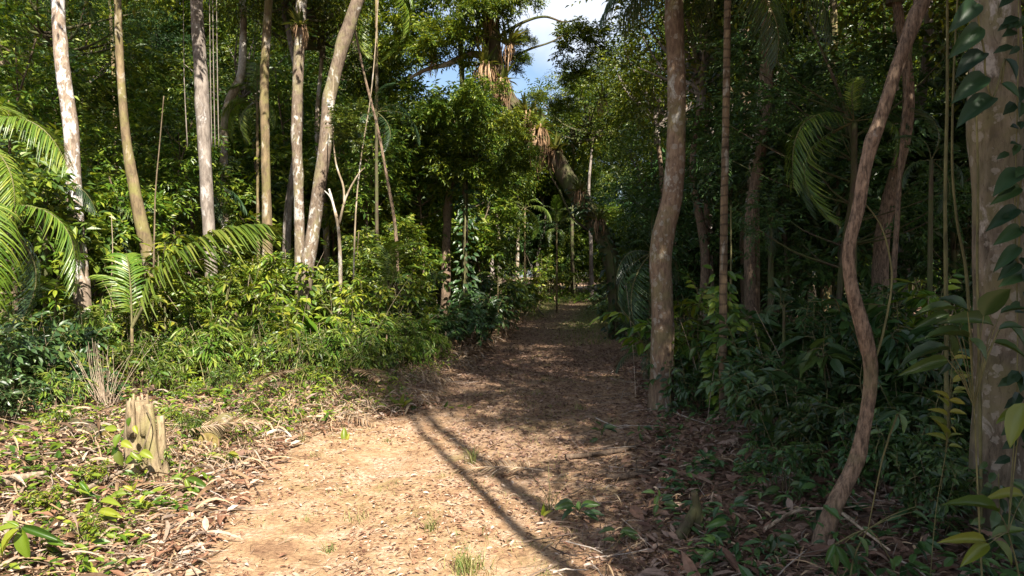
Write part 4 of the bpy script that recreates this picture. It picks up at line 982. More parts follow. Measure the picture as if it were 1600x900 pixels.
# ------------------------------------------------------------------ stump, log, dead wood
def stump():
    b = gnd(217, 738)
    t = thing('tree_stump', 'short mossy old stump beside the clearing with a leafy creeper on it', 'stump', b)
    Y = b[1]; k = Y / F
    mb = MB()
    c = catmull([(0, 0, -.15), (0, 0, .1), (-.01, .01, 60 * k), (0, .03, 112 * k)], 8)
    tube(mb, c, np.array([33, 27, 22, 19, 19, 20, 19, 17, 14]) * k, 26, .22)
    for i in range(9):
        a = i * .7 + rng.uniform(-.2, .2); r = rng.uniform(9, 17) * k
        tube(mb, catmull([(math.cos(a) * r, math.sin(a) * r, 60 * k), (math.cos(a) * r * 1.02, math.sin(a) * r, 95 * k), (math.cos(a) * r, math.sin(a) * r, rng.uniform(104, 126) * k)], 3), [6 * k, 5 * k, 1.5 * k], 7, .3)
    part('trunk', mb.mesh('stump_trunk', M['wood']), t)
    mb = MB()
    tube(mb, catmull([(36 * k, -.05, -.12), (27 * k, -.04, 20 * k), (22 * k, -.03, 70 * k), (16 * k, -.01, 108 * k)], 7), [15 * k, 10 * k, 9 * k, 8 * k], 10, .16)
    tube(mb, catmull([(44 * k, 0, -.12), (36 * k, .02, 20 * k), (32 * k, .03, 88 * k)], 7), [9 * k, 7 * k, 5 * k], 8, .16)
    part('buttress', mb.mesh('stump_buttress', M['wood']), t)
    cr = thing('creeper', 'small creeper with one yellow leaf clinging to the stump', 'creeper', b + np.array([0, -30 * k, 0]))
    mb = MB()
    pts = [(188, 678, 1), (190, 690, 1), (186, 700, 1), (205, 705, 1), (213, 712, 1), (204, 652, .7), (210, 665, .7), (183, 672, 1), (220, 705, 1.1)]
    P = np.array([at(x, y, Y - .30) for x, y, s in pts]) - np.array(cr.location)
    D = np.stack([rng.normal(0, .8, 9), rng.normal(-.3, .2, 9), rng.normal(-.5, .3, 9)], 1)
    leaves(mb, P, D, np.tile([0, -1, .8], (9, 1)), np.array([s for _, _, s in pts]) * 20 * k, .55, T_BIG, 0, True)
    leaves(mb, (at(184, 704, Y - .31) - np.array(cr.location))[None], [[.3, -.2, -1]], [[0, -1, .4]], 24 * k, .6, T_BIG, 1, True)
    part('foliage', mb.mesh('creeper_leaves', [M['bright'], M['yellow']]), cr)
    mb = MB(); tube(mb, catmull(np.array([P[3], P[8], (at(236, 660, Y - .2) - np.array(cr.location)), at(228, 640, Y - .1) - np.array(cr.location)]), 5), .006, 5)
    part('vine_stem', mb.mesh('creeper_stem', M['twig']), cr)
stump()

def log(label, p0, p1, r, lift=.6, mats=('wood', 'cut'), name='log'):
    a, b = gnd(*p0), gnd(*p1)
    a[2] += r * lift; b[2] += r * lift
    t = thing(name, label, 'log', (a[0], a[1], a[2] - r * lift))
    o = np.array(t.location); mb = MB()
    C = catmull(np.array([a, lerp(a, b, .5) + [0, 0, .02], b]) - o, 6)
    tube(mb, C, np.linspace(r, r * .9, len(C)), 18, .05, cap=False)
    part('bark', mb.mesh('log_bark', M[mats[0]]), t)
    d = nrm((a - b)[None])[0]; mb = MB()
    tube(mb, np.array([C[0] - d * .02, C[0] + d * .004]), r * .985, 18, .05)
    part('cut_end', mb.mesh('log_end', M[mats[1]]), t)
    mb = MB(); tube(mb, np.array([C[-1] + d * .02, C[-1] - d * .004]), r * .89, 18, .05)
    part('cut_end', mb.mesh('log_end', M[mats[1]]), t)
log('short sawn log with a mossy cut end lying in the dry leaves', (326, 704), (352, 670), .125, .75, mats=('bark_olive', 'cut'))
log('half-buried mossy log lying behind the stump at the left', (165, 690), (105, 668), .11, .2, mats=('bark_dark', 'cut'))

def stick(label, pix, w, mat, lift=.03, name='fallen_branch', arch=0.0, twigs=0):
    P = np.array([gnd(a, b) for a, b in pix]); n = len(P)
    P[:, 2] += lift + arch * np.sin(np.linspace(0, np.pi, n))
    b = P[0].copy(); C = catmull(P - b, 6); mb = MB()
    tube(mb, C, np.linspace(w, w * .55, len(C)), 8, .12)
    for _ in range(twigs):
        i = rng.integers(2, len(C) - 2); d = nrm((C[i + 1] - C[i - 1])[None])[0] + np.append(rng.normal(0, .7, 2), .15)
        tube(mb, catmull([C[i], C[i] + d * .16, C[i] + d * .3 + [0, 0, -.04]], 3), np.linspace(w * .4, w * .12, 7), 5)
    o = part(name, mb.mesh(name, M[mat])); o.location = b
    return tag(o, label, 'branch')
stick('bleached curved stick lying at the edge of the sunny clearing', [(404, 690), (430, 683), (447, 685), (458, 692)], .022, 'dead_white', .04, arch=.05)
stick('dark fallen branch lying across the shaded path edge, nearer the kinked trunk', [(884, 718), (930, 714), (975, 706), (1003, 699)], .03, 'dead_dark', .03, twigs=3)
stick('dark forked branch lying on the right verge below the other branch', [(948, 752), (985, 748), (1010, 738), (1037, 722)], .036, 'dead_dark', .03, twigs=3)
stick('thin grey branch lying under the crooked brown sapling trunk', [(1195, 840), (1240, 822), (1300, 818), (1340, 830)], .014, 'dead', .06, arch=.05, twigs=2)
stick('long thin dead stick slanting over the right undergrowth', [(1300, 815), (1340, 850), (1390, 890)], .012, 'dead', .12)
stick('dark dead branch in the litter right of the log', [(315, 742), (345, 752), (372, 765)], .02, 'dead_dark', .03, twigs=2)
stick('thick brown rotten branch at the left edge of the litter', [(-10, 765), (30, 757), (70, 750)], .06, 'dead', .05)
stick('pale broken branch lying in front of the stump', [(125, 780), (160, 762), (200, 742)], .028, 'dead', .06)
stick('dark leaning dead stem on the bank where the path narrows', [(832, 475), (842, 490), (850, 500)], .05, 'dead_dark', .2)

def broken_post():
    b = gnd(1090, 835)
    t = thing('broken_stub', 'broken mossy stub standing in the leaf litter at lower right', 'stub', b)
    k = b[1] / F; mb = MB()
    tube(mb, catmull([(0, 0, -.1), (.0, 0, 30 * k), (-6 * k, 0, 68 * k)], 6), [11 * k, 8 * k, 5 * k], 9, .2)
    tube(mb, catmull([(-38 * k, -.05, -.05), (-18 * k, -.02, 14 * k), (-3 * k, 0, 44 * k)], 6), [8 * k, 9 * k, 5 * k], 8, .2)
    part('wood', mb.mesh('stub_wood', M['bark_dark']), t)
broken_post()

def twig_bush():
    b = gnd(165, 640)
    t = thing('dry_shrub', 'dry leafless twiggy shrub behind the stump', 'shrub', b)
    mb = MB(); k = b[1] / F
    for i in range(34):
        a = rng.normal(0, .5); d = rng.normal(0, .25); h = rng.uniform(50, 120) * k
        tip = np.array([a * h * .55 - .05, d * h * .6, h]); m_ = tip * .5 + rng.normal(0, .03, 3)
        tube(mb, catmull([np.array([rng.normal(0, .05), rng.normal(0, .05), -.05]), m_, tip], 4), [.006, .004, .002], 4, cap=False)
    part('twigs', mb.mesh('dry_twigs', M['dead']), t)
twig_bush()

# fallen dead palm fronds
def fallen(label, px, py, az, s, tilt=0.0, key='dead', lift=.06):
    b = gnd(px, py); b[2] += lift
    o = part('fallen_frond', FROND[key], None, tuple(b), (rng.uniform(-.2, .2), -tilt, az), s)
    return tag(o, label, 'palm frond', 'dead palm fronds on the ground')
fallen('dry palm frond lying flat at the foot of the litter bank', 500, 648, -.55, .62, -.05)
fallen('dry palm frond fanned across the shadow line on the path', 850, 745, 2.9, .55, -.03)
fallen('dry palm frond lying at the lower left corner', 180, 835, 2.7, .75, .0)
fallen('dry palm frond lying in front of the stump', 330, 775, 3.0, .6, .02)
fallen('dry palm frond draped over the bank below the forked sapling', 560, 600, -1.1, .8, .05, lift=.22)
fallen('dry palm frond hanging down the bank below the leaning mottled trunk', 470, 605, -1.7, .8, .05, lift=.25)
fallen('dry palm frond crumpled left of the log', 275, 690, .2, .6, .12, lift=.1)
fallen('dry palm frond lying in the shade of the right verge', 1060, 740, .4, .6, .0)

# ------------------------------------------------------------------ leaf litter, ground cover, grass
def litter():
    mb = MB()
    def flat(n, x, y, L, Wd, mat, zamp=.02, T=T_LEAF, tilt=.28):
        z = terr(x, y) + rng.uniform(.003, zamp, n)
        a = rng.uniform(0, 6.3, n)
        D = np.stack([np.cos(a), np.sin(a), rng.normal(0, tilt, n)], 1)
        N = np.stack([rng.normal(0, tilt, n), rng.normal(0, tilt, n), np.ones(n)], 1)
        leaves(mb, np.stack([x, y, z], 1), D, N, L, Wd, T, mat)
    # small leaves over the path, thick towards the shaded right edge
    n = 52000
    y = 4.0 + 15 * rng.uniform(0, 1, n) ** 1.7
    u = rng.uniform(0, 1, n)
    x = lerp(path_l(y) - .4, path_r(y) + .8, u)
    dens = .42 + .55 * sstep((x - (-.36 * (y - 4.6)) + .1) / 1.6) + .45 * np.sin(x * 2.1 + y) * np.sin(y * 1.7 - x) + .2 * np.sin(x * 6.1 - y * 3) * np.sin(y * 5.2 + x)
    k = rng.uniform(0, 1, n) < dens
    x, y = x[k], y[k]; n = len(x)
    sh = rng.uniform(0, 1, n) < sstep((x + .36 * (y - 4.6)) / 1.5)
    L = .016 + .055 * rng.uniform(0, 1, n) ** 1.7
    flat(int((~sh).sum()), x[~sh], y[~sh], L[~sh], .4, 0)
    flat(int(sh.sum()), x[sh], y[sh], L[sh] * 1.25, .42, 1)  # leaves past the shadow line take the shade-toned colours
    # far path
    n = 16000; y = rng.uniform(13, 50, n); x = lerp(path_l(y) - .5, path_r(y) + .5, rng.uniform(0, 1, n))
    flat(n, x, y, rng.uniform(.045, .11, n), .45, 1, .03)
    # right floor
    n = 14000; y = 3.6 + 12 * rng.uniform(0, 1, n) ** 1.5; x = path_r(y) + rng.uniform(0, 1, n) ** 1.3 * (y * .8 + .8)
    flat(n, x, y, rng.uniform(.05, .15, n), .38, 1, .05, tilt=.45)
    # left floor, bigger and brighter
    n = 13000; y = 3.8 + 7 * rng.uniform(0, 1, n) ** 1.4; x = path_l(y) + .5 - rng.uniform(0, 1, n) ** 1.2 * (y * .5 + 1)
    flat(n, x, y, .02 + .15 * rng.uniform(0, 1, n) ** 1.8, .36, 0, .07, tilt=.38)
    # a few big dead leaves and many twigs
    n = 700; y = 3.8 + 9 * rng.uniform(0, 1, n) ** 1.3; x = rng.uniform(-1, 1, n) * (y * .75)
    k = (x < path_l(y) + .3) | (x > path_r(y) - .3); x, y = x[k], y[k]
    flat(len(x), x, y, rng.uniform(.14, .28, len(x)), .34, 1, .10, tilt=.5)
    n = 2600; y = 3.8 + 11 * rng.uniform(0, 1, n) ** 1.4; x = rng.uniform(-1, 1, n) * (y * .75)
    k = (x < path_l(y) + .6) | (x > path_r(y) - .8); x, y = x[k], y[k]; n = len(x)
    a = rng.uniform(0, 6.3, n); L = rng.uniform(.1, .6, n); u = np.linspace(-.5, .5, 4)
    C = np.stack([x, y, 0 * x], 1)[:, None] + (L[:, None] * u)[..., None] * np.stack([np.cos(a), np.sin(a), 0 * a], 1)[:, None] + rng.normal(0, .012, (n, 4, 3))
    C[..., 2] = terr(C[..., 0], C[..., 1]) + rng.uniform(.01, .10, n)[:, None] + rng.normal(0, .10, n)[:, None] * L[:, None] * u[None]
    strips(mb, C, np.stack([-np.sin(a) * .7, np.cos(a) * .7, np.full(n, .7)], 1), rng.uniform(.002, .006, n)[:, None] * np.array([1, .9, .8, .5])[None], 3, fold=.6)
    # long dry blades, curled: bank and left floor
    def blades(n, x, y, Lr, wr, zr, hang, mat=2, dirb=None):
        z = terr(x, y) + rng.uniform(zr[0], zr[1], n)
        a = rng.uniform(0, 6.3, n) if dirb is None else dirb + rng.normal(0, .9, n)
        d = np.stack([np.cos(a), np.sin(a), rng.normal(.0, .22, n)], 1)
        L = Lr[0] + (Lr[1] - Lr[0]) * rng.uniform(0, 1, n) ** 2.2; u = np.linspace(0, 1, 6)
        h = rng.uniform(.2, 1, n) * hang; tw = rng.normal(0, .25, n)
        C = np.stack([x, y, z], 1)[:, None] + d[:, None] * (L[:, None] * u)[..., None]
        C[..., 2] += (L * np.where(rng.uniform(0, 1, n) < .25, rng.uniform(0, .3, n), rng.uniform(0, .07, n)))[:, None] * np.sin(np.pi * u)[None] - (h * L)[:, None] * u[None] ** 2
        C[..., :2] += (tw * L)[:, None, None] * (u ** 2)[None, :, None] * np.stack([-np.sin(a), np.cos(a)], 1)[:, None]
        g = terr(C[..., 0], C[..., 1]) + .006
        C[..., 2] = np.maximum(C[..., 2], g)
        sv = nrm(np.stack([-np.sin(a), np.cos(a), rng.normal(0, .7, n)], 1))
        W = rng.uniform(*wr, n)[:, None] * np.array([.4, .9, 1, .85, .5, .05])[None]
        strips(mb, C, sv, W, mat, fold=.5)
    n = 9000; y = rng.uniform(7.0, 16, n); d = rng.beta(1.6, 2.4, n) * 2.4 - .35; x = path_l(y) - d
    k = np.sin(y * 2.3 + x) + np.sin(x * 3.1 - y * 1.3) + rng.normal(0, .7, n) > -.45; x, y = x[k], y[k]; n = len(x)
    blades(n, x, y, (.05, .36), (.002, .010), (.0, .17), .9, dirb=-.9)
    n = 3500; y = rng.uniform(15, 30, n); d = rng.uniform(-.3, 1.4, n); x = path_l(y) - d
    blades(n, x, y, (.2, .6), (.01, .025), (.02, .3), .9)
    n = 7500; y = 3.9 + 6 * rng.uniform(0, 1, n) ** 1.2; x = path_l(y) + .35 - rng.uniform(0, 1, n) ** 1.1 * (y * .5 + .8)
    blades(n, x, y, (.04, .5), (.0015, .011), (.003, .08), .6)
    n = 1500; y = 4 + 6 * rng.uniform(0, 1, n); x = rng.uniform(-2.6, .6, n)
    blades(n, x, y, (.04, .2), (.0015, .005), (.003, .012), .2)
    n = 520; y = 3.9 + 6.2 * rng.uniform(0, 1, n); x = path_l(y) + .5 - rng.uniform(0, 1, n) * (y * .5 + .8)
    blades(n, x, y, (.25, .6), (.008, .020), (.02, .14), .3)
    n = 2600; y = 3.7 + 9 * rng.uniform(0, 1, n) ** 1.3; x = path_r(y) - .3 + rng.uniform(0, 1, n) * (y * .5)
    blades(n, x, y, (.05, .26), (.002, .010), (.005, .08), .5)
    o = part('leaf_litter', mb.mesh('leaf_litter', [M['litter'], M['litter_dark'], M['thatch'], M['twigs']])); kind(o, 'stuff')
    o['label'] = 'dry fallen leaves and blades strewn over the path and banks'
litter()

def ground_cover():
    mb = MB()
    def rosettes(n, x, y, L, hgt, mat, nl=6, Wd=.42):
        z = terr(x, y)
        a = rng.uniform(0, 6.3, (n, nl)); h = rng.uniform(.2, 1, (n, nl)) * np.broadcast_to(hgt, (n,))[:, None]
        LL = np.broadcast_to(L, (n,))[:, None] * rng.uniform(.6, 1.15, (n, nl))
        P = np.stack([x[:, None] + np.cos(a) * .3 * h, y[:, None] + np.sin(a) * .3 * h, z[:, None] + h], -1)
        D = np.stack([np.cos(a), np.sin(a), rng.normal(.05, .35, (n, nl))], -1)
        N = np.stack([rng.normal(0, .3, (n, nl)), rng.normal(-.15, .3, (n, nl)), np.ones((n, nl))], -1)
        leaves(mb, P.reshape(-1, 3), D.reshape(-1, 3), N.reshape(-1, 3), LL.ravel(), Wd, T_LEAF, mat)
    # left bank and left floor (sunlit)
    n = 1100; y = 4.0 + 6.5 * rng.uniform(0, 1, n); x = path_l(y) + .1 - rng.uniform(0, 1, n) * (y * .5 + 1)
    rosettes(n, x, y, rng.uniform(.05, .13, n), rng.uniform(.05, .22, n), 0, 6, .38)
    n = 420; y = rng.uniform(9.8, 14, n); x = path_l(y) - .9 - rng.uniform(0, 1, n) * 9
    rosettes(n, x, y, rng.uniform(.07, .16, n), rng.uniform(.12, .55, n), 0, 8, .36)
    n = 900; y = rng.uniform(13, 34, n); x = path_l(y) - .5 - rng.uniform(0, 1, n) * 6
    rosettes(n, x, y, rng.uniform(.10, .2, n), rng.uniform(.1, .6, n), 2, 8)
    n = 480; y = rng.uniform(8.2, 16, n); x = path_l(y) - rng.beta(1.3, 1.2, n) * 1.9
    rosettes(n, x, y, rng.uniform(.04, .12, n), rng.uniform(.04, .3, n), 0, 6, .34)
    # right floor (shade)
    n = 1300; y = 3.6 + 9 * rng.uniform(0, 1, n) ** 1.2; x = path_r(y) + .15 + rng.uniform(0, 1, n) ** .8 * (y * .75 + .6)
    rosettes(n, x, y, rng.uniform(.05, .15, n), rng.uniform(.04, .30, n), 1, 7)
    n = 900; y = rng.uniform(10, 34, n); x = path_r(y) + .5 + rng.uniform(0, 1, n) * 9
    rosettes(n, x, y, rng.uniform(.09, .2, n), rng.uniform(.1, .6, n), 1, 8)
    # far end
    n = 500; y = rng.uniform(48, 62, n); x = rng.uniform(-2, 14, n)
    rosettes(n, x, y, rng.uniform(.2, .4, n), rng.uniform(.1, .8, n), 2, 8)
    o = part('undergrowth', mb.mesh('undergrowth', [M['bright'], M['dark'], M['under']])); kind(o, 'stuff')
    o['label'] = 'low leafy plants covering the forest floor on both sides of the path'
ground_cover()

def blades_mesh(mb, x, y, L, w, lean, mat=0):
    n = len(x); a = rng.uniform(0, 6.3, n); u = np.linspace(0, 1, 5)
    l = np.broadcast_to(lean, (n,)) * rng.uniform(.3, 1.3, n)
    C = np.stack([x, y, terr(x, y) - .01], 1)[:, None] + np.zeros((n, 5, 3))
    C[..., 0] += (np.cos(a) * l * L)[:, None] * u ** 1.8; C[..., 1] += (np.sin(a) * l * L)[:, None] * u ** 1.8
    C[..., 2] += L[:, None] * (u - .28 * np.minimum(l, 1.3)[:, None] * u ** 2)
    sv = np.stack([-np.sin(a), np.cos(a), 0 * a], 1)
    strips(mb, C, sv, (np.broadcast_to(w, (n,))[:, None] * np.array([.8, 1, .8, .5, .05])[None]), mat)
def grass():
    mb = MB()
    cx, cy = [], []
    for _ in range(330):
        y = 4.1 + 16 * rng.uniform() ** 1.6; x = rng.uniform(path_l(y) - .2, path_r(y) - .3)
        if math.sin(x * 2.3 + 1) + math.sin(y * 1.4 + x) > -.2:
            m_ = rng.integers(8, 34); s = rng.uniform(.03, .16)
            cx.append(x + rng.normal(0, s, m_)); cy.append(y + rng.normal(0, s, m_))
    x = np.concatenate(cx); y = np.concatenate(cy)
    blades_mesh(mb, x, y, rng.uniform(.02, .085, len(x)), rng.uniform(.0012, .003, len(x)), .9)
    n = 5000; y = rng.uniform(20, 46, n); x = path_r(y) - np.abs(rng.normal(.6, .7, n)); blades_mesh(mb, x, y, rng.uniform(.06, .16, n), .006, .8)
    n = 3000; y = rng.uniform(30, 56, n); x = path_l(y) + rng.normal(.1, .6, n); blades_mesh(mb, x, y, rng.uniform(.06, .2, n), .008, .8)
    n = 900; y = rng.uniform(10.2, 15, n); x = path_l(y) - .8 - rng.uniform(0, 1, n) * 6; blades_mesh(mb, x, y, rng.uniform(.2, .6, n), rng.uniform(.004, .009, n), .7)
    o = part('grass', mb.mesh('grass', M['grass'])); kind(o, 'stuff'); o['label'] = 'thin short grass growing in patches on the path'
grass()

def tuft(label, px, py, n, h, s, w=.003, lean=.7):
    b = gnd(px, py); mb = MB()
    x = b[0] + rng.normal(0, s, n); y = b[1] + rng.normal(0, s, n)
    blades_mesh(mb, x, y, h * rng.uniform(.4, 1.1, n), w, lean)
    mb.v = [v - b for v in mb.v]
    o = part('grass_tuft', mb.mesh('grass_tuft', M['grass'])); o.location = b
    return tag(o, label, 'grass tuft', 'grass tufts on the path')
tuft('upright grass tuft at the edge of the shadow on the path', 738, 724, 46, .26, .03)
tuft('large wispy grass tuft at the bottom edge of the path', 735, 893, 150, .20, .075)
tuft('small grass tuft in the middle of the sunny clearing', 672, 828, 40, .17, .03)
tuft('small grass tuft left of the sunny clearing centre', 556, 812, 28, .15, .06)
tuft('sparse grass tuft near the bottom left of the path', 514, 862, 26, .12, .03)
tuft('long bent grass tuft beside the shadow tip', 862, 800, 14, .42, .03, .003, 1.0)
tuft('low grass tuft in the dappled light of the path', 605, 690, 34, .10, .03)
tuft('low grass tuft at the edge of the litter bank', 470, 690, 40, .16, .035)
tuft('tiny grass tuft in the shade of the path', 905, 640, 30, .16, .035)

# ------------------------------------------------------------------ individually placed leafy plants
def leafplant(name, label, spec, Y, mat, foot=None, cat='plant', group=None, dz=.35, stemw=.006, nup=(0, -.7, 1)):
    """spec: (base px, base py, tip px, tip py, width ratio); every leaf gets its own depth around Y"""
    if foot is None:
        m_ = np.mean([(s[0], s[1]) for s in spec], 0); foot = ((m_[0] - 800) / F * Y, Y)
    b = G(*foot)
    t = thing(name, label, cat, b, 0, group)
    mb = MB(); st = MB()
    P, D, N, L, Wd = [], [], [], [], []
    for (bx, by, tx, ty, wr) in spec:
        y0 = Y + rng.uniform(-.12, .12); a = at(bx, by, y0)
        l2 = math.hypot(tx - bx, ty - by) / F * y0
        e = at(tx, ty, y0 - dz * l2)
        P.append(a - b); D.append(e - a); L.append(np.linalg.norm(e - a)); Wd.append(wr * l2 / np.linalg.norm(e - a) * 1.0)
        N.append(np.array(nup) + rng.normal(0, .25, 3))
    cen = np.mean(P, 0); hub = cen * np.array([.8, .8, .75])
    groups = [(np.zeros(3), hub)]
    tube(st, catmull([(0, 0, -.05), hub * [.4, .4, .55] + rng.normal(0, .01, 3), hub], 5), [stemw, stemw * .8, stemw * .6], 6, cap=False)
    for a_ in P:
        tube(st, catmull([hub, lerp(hub, a_, .5) + np.array([0, 0, .12 * abs(a_[2] - hub[2])]), a_], 3), [stemw * .5, stemw * .35], 4, cap=False)
    leaves(mb, P, D, N, L, np.array(Wd), T_BIG, 0, True)
    part('stems', st.mesh('plant_stems', M['stem']), t)
    part('foliage', mb.mesh('plant_leaves', M[mat]), t)
    return t
leafplant('broadleaf_plant', 'large-leaved plant spreading in front of the thick mottled trunk', [
    (1537, 494, 1572, 446, .62), (1551, 508, 1481, 491, .36), (1512, 487, 1480, 459, .62), (1492, 484, 1437, 476, .3), (1482, 490, 1437, 507, .34),
    (1484, 546, 1410, 551, .30), (1480, 562, 1416, 579, .3), (1514, 527, 1453, 509, .36), (1514, 529, 1550, 558, .55), (1563, 490, 1608, 474, .5),
    (1568, 503, 1610, 532, .45), (1550, 535, 1608, 548, .34), (1486, 560, 1492, 515, .4), (1482, 562, 1470, 585, .5), (1560, 515, 1600, 505, .4)], 3.5, 'dark', foot=(2.45, 3.55))
leafplant('broadleaf_plant', 'bright-leaved plant at the lower right corner', [
    (1590, 640, 1560, 655, .4), (1600, 775, 1548, 770, .36), (1560, 800, 1490, 772, .28), (1545, 850, 1505, 878, .4), (1555, 845, 1590, 880, .4), (1550, 840, 1600, 820, .35), (1540, 845, 1480, 840, .3), (1600, 630, 1575, 690, .45)], 3.4, 'palm', foot=(2.6, 3.45))
yl = []
for i, y in enumerate(range(552, 700, 13)):
    yl.append((1490 - .06 * (y - 552) + rng.normal(0, 2), y + rng.normal(0, 3), 1513 - .1 * (y - 552) + rng.normal(0, 5), y - 2 + rng.normal(0, 6), .36))
    if i > 5: yl.append((1487 - .06 * (y - 552), y - 5 + rng.normal(0, 3), 1464 - .05 * (y - 552) + rng.normal(0, 4), y - 20 + rng.normal(0, 6), .36))
leafplant('yellowing_plant', 'thin plant with paired yellowing leaves left of the thick mottled trunk', yl, 3.9, 'yellow', foot=(2.4, 3.95), stemw=.003)
leafplant('seedling', 'green seedling with drooping leaves below the crooked brown sapling trunk', [
    (1400, 648, 1392, 680, .35), (1404, 646, 1418, 678, .4), (1402, 646, 1370, 655, .3), (1304, 850, 1290, 880, .3), (1305, 852, 1330, 892, .3), (1320, 848, 1345, 885, .3), (1340, 838, 1362, 868, .3), (1300, 855, 1308, 895, .3), (1390, 872, 1400, 893, .3), (1430, 792, 1455, 800, .3), (1425, 800, 1455, 812, .3)], 3.9, 'dark', foot=(1.95, 4.0))
leafplant('broadleaf_plant', 'broad green leaves at the edge of the shade below the ringed palm', [
    (1205, 690, 1180, 640, .45), (1206, 692, 1225, 655, .4), (1200, 700, 1170, 690, .4), (1215, 700, 1245, 710, .4), (1203, 670, 1212, 620, .35), (1285, 720, 1300, 690, .45), (1150, 660, 1140, 640, .5), (1285, 720, 1262, 700, .4)], 6.9, 'dark')
leafplant('broadleaf_plant', 'glossy round-leaved plant at the left edge of the litter', [
    (30, 715, 12, 694, .6), (30, 716, 50, 690, .55), (38, 740, 28, 712, .55), (0, 730, -30, 722, .5), (78, 705, 96, 692, .6), (20, 745, -10, 740, .5)], 6.6, 'bright')
leafplant('broadleaf_plant', 'ginger-like plant with pointed leaves at the lower left corner', [
    (33, 826, 40, 876, .42), (30, 826, -10, 866, .3), (34, 824, 92, 842, .22), (28, 824, -20, 830, .3), (30, 823, 10, 812, .3)], 4.7, 'bright', dz=.2)
leafplant('seedling', 'low seedling with dark pointed leaves right of the stump', [
    (266, 775, 258, 800, .4), (270, 770, 290, 790, .35), (290, 748, 330, 762, .25), (290, 748, 300, 772, .3), (285, 750, 265, 745, .3), (320, 780, 335, 798, .35), (310, 775, 330, 768, .3)], 6.5, 'palm')
leafplant('seedling', 'single bright upright leaf on the edge of the sunny clearing', [(539, 690, 537, 668, .5), (540, 691, 546, 676, .3)], 8.4, 'bright', dz=-.1, nup=(0, -1, .2))
leafplant('seedling', 'leafy green clump at the foot of the litter bank', [
    (625, 640, 612, 620, .4), (628, 640, 640, 622, .4), (632, 642, 652, 634, .35), (622, 642, 605, 636, .35), (630, 638, 628, 616, .4), (640, 642, 655, 645, .35), (620, 640, 615, 645, .4)], 10.0, 'bright')
leafplant('seedling', 'small round leaves sprouting on the sunny path beyond the grass tuft', [
    (712, 640, 722, 632, .5), (712, 641, 702, 634, .5), (694, 636, 700, 628, .5), (730, 640, 736, 634, .5)], 10.2, 'bright')
leafplant('seedling', 'creeping green sprig in the sunny clearing', [
    (722, 770, 735, 760, .5), (722, 770, 712, 760, .5), (712, 758, 702, 750, .5), (730, 764, 740, 772, .5)], 6.8, 'bright')
leafplant('seedling', 'bright leaf sprig standing at the tip of the shadow', [(848, 808, 850, 790, .4), (849, 808, 860, 796, .4), (847, 808, 838, 798, .4)], 5.9, 'bright')
for i, (px, py, lab) in enumerate([(905, 810, 'dark low seedling at the right edge of the path bottom'), (1000, 690, 'leafy tuft of dark seedlings at the foot of the kinked trunk'), (965, 855, 'spreading dark seedling left of the broken stub'), (1030, 800, 'dark seedling just behind the broken stub'), (1150, 845, 'leafy seedling right of the broken stub'), (1230, 790, 'seedling with long leaves right of the path verge'), (1120, 890, 'green seedling at the bottom edge right of the stub'), (940, 690, 'dark sprig on the shaded path before the kinked trunk'), (1210, 880, 'leafy seedling at the bottom edge left of the crooked sapling'), (120, 790, 'green seedling in the litter left of the stump'), (150, 820, 'green seedling in the litter at lower left'), (210, 800, 'green seedling in the litter just below the stump'), (350, 735, 'small seedling beside the sawn log'), (60, 870, 'seedling in the litter at the left bottom edge')]):
    b = gnd(px, py); k = F / b[1]; s = []
    r = rng.uniform(.10, .17)
    for j in range(9):
        a = rng.uniform(0, 6.3); q = rng.uniform(.02, .07); h = rng.uniform(.03, .2)
        bx, by = px + math.cos(a) * q * k, py - h * k
        s.append((bx, by, bx + math.cos(a) * r * k, by - math.sin(a) * r * .5 * k + .02 * k, .42))
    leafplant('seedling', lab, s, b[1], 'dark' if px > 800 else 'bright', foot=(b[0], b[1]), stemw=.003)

# leaves climbing the trunks
def climber(label, pts, Y, L, mat, n=40, spread=12, T=T_LEAF, lw=.5, side=0):
    P0 = np.array([at(a, b, Y) for a, b in pts]); C = catmull(P0, 8); b = C[-1].copy(); C = C - b
    t = thing('climbing_vine', label, 'vine', b)
    mb = MB(); tube(mb, C, .006 * Y / 6, 5); part('vine_stem', mb.mesh('vine_stem', M['stem']), t)
    i = rng.integers(0, len(C), n); a = rng.uniform(math.pi, 2 * math.pi, n)
    P = C[i] + np.stack([np.cos(a) * spread / F * Y * rng.uniform(.2, 1, n), np.sin(a) * .12 * rng.uniform(.3, 1, n), rng.normal(0, .05, n)], 1)
    D = np.stack([np.cos(a), np.sin(a) * .7, rng.normal(-.5, .3, n)], 1)
    N = np.stack([rng.normal(0, .3, n), -np.ones(n), np.full(n, .7)], 1)
    mb = MB(); leaves(mb, P, D, N, L * rng.uniform(.6, 1.1, n), lw, T, 0); part('foliage', mb.mesh('vine_leaves', M[mat]), t)
climber('leafy vine wrapping the foot of the slim ringed palm', [(1128, 430), (1132, 520), (1130, 600), (1132, 660)], 8.8, .16, 'under', 170, 26)
climber('small vine on the right side of the foot of the kinked trunk', [(1046, 575), (1048, 610), (1046, 650)], 9.1, .11, 'dark', 50, 16)
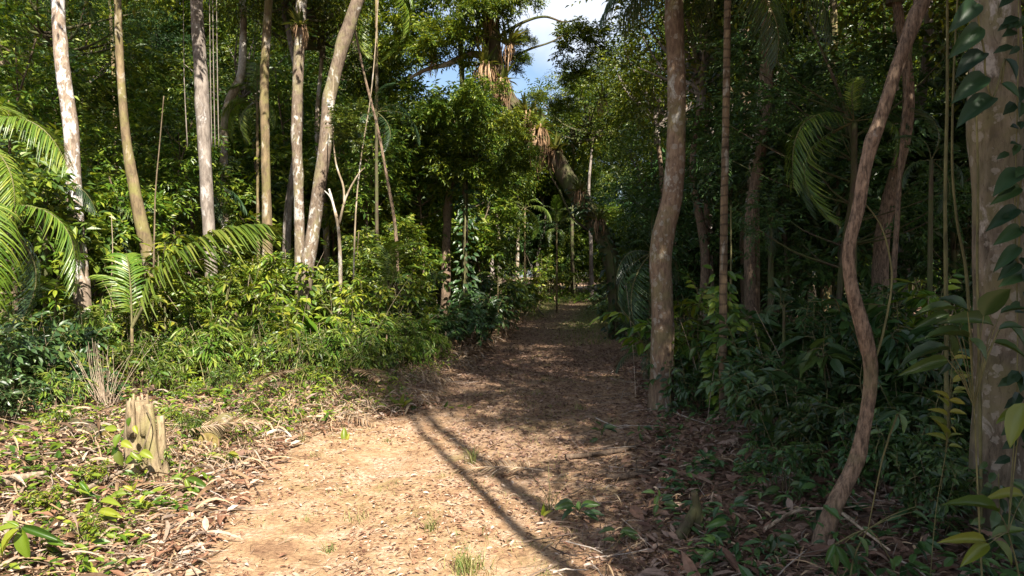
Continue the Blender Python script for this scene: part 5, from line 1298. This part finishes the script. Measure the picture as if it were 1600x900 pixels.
climber('dark vine smothering the shaded trunk by the left bank', [(727, 240), (727, 330), (726, 420), (727, 470)], 22.7, .24, 'dark', 190, 20)
climber('creeper clothing the lower arch of the epiphyte tree', [(900, 300), (930, 345), (955, 395), (962, 470), (962, 530)], 21.7, .24, 'dark', 150, 22)
climber('leaves sprouting up the foot of the leaning mottled trunk', [(480, 420), (474, 470), (470, 520)], 14.1, .16, 'bright', 70, 22)
def trunk_vine(label, spec, Y, mat):
    b = np.array([at(s[0], s[1], Y) for s in spec])[-1]
    t = thing('climbing_vine', label, 'vine', b); mb = MB()
    P = np.array([at(s[0], s[1], Y) for s in spec]); E = np.array([at(s[2], s[3], Y - .10) for s in spec])
    leaves(mb, P - b, E - P, np.tile([0, -1, .75], (len(spec), 1)) + rng.normal(0, .2, (len(spec), 3)), np.linalg.norm(E - P, axis=1) * rng.uniform(.6, 1.05, len(spec)), rng.uniform(.32, .48, len(spec)), T_BIG, 0, True)
    part('foliage', mb.mesh('vine_leaves', M[mat]), t)
    mb = MB(); tube(mb, catmull(P - b, 4), .006, 5); part('vine_stem', mb.mesh('vine_stem', M['stem']), t)
climber('leafy vine climbing the right half of the thick mottled trunk', [(1592, -20), (1590, 150), (1586, 330), (1590, 500), (1588, 700)], 4.15, .13, 'vine', 90, 16)
climber('small leaves around the foot of the thick mottled trunk', [(1560, 740), (1562, 800), (1560, 860)], 4.15, .12, 'dark', 60, 34)
trunk_vine('vine with broad hanging leaves on the right side of the thick mottled trunk', [(1598, 268, 1560, 290), (1594, 292, 1540, 322), (1590, 325, 1548, 352), (1594, 355, 1552, 382), (1592, 385, 1556, 418), (1590, 410, 1565, 432), (1600, 425, 1572, 440)], 4.1, 'vine')
trunk_vine('bluish vine with long leaves high on the left of the thick mottled trunk', [(1527, 5, 1490, 40), (1530, 40, 1494, 82), (1538, 82, 1490, 112), (1540, 118, 1492, 152), (1552, 152, 1500, 182), (1570, 92, 1600, 120), (1565, 130, 1602, 150)], 4.0, 'vine')

flush_labels()
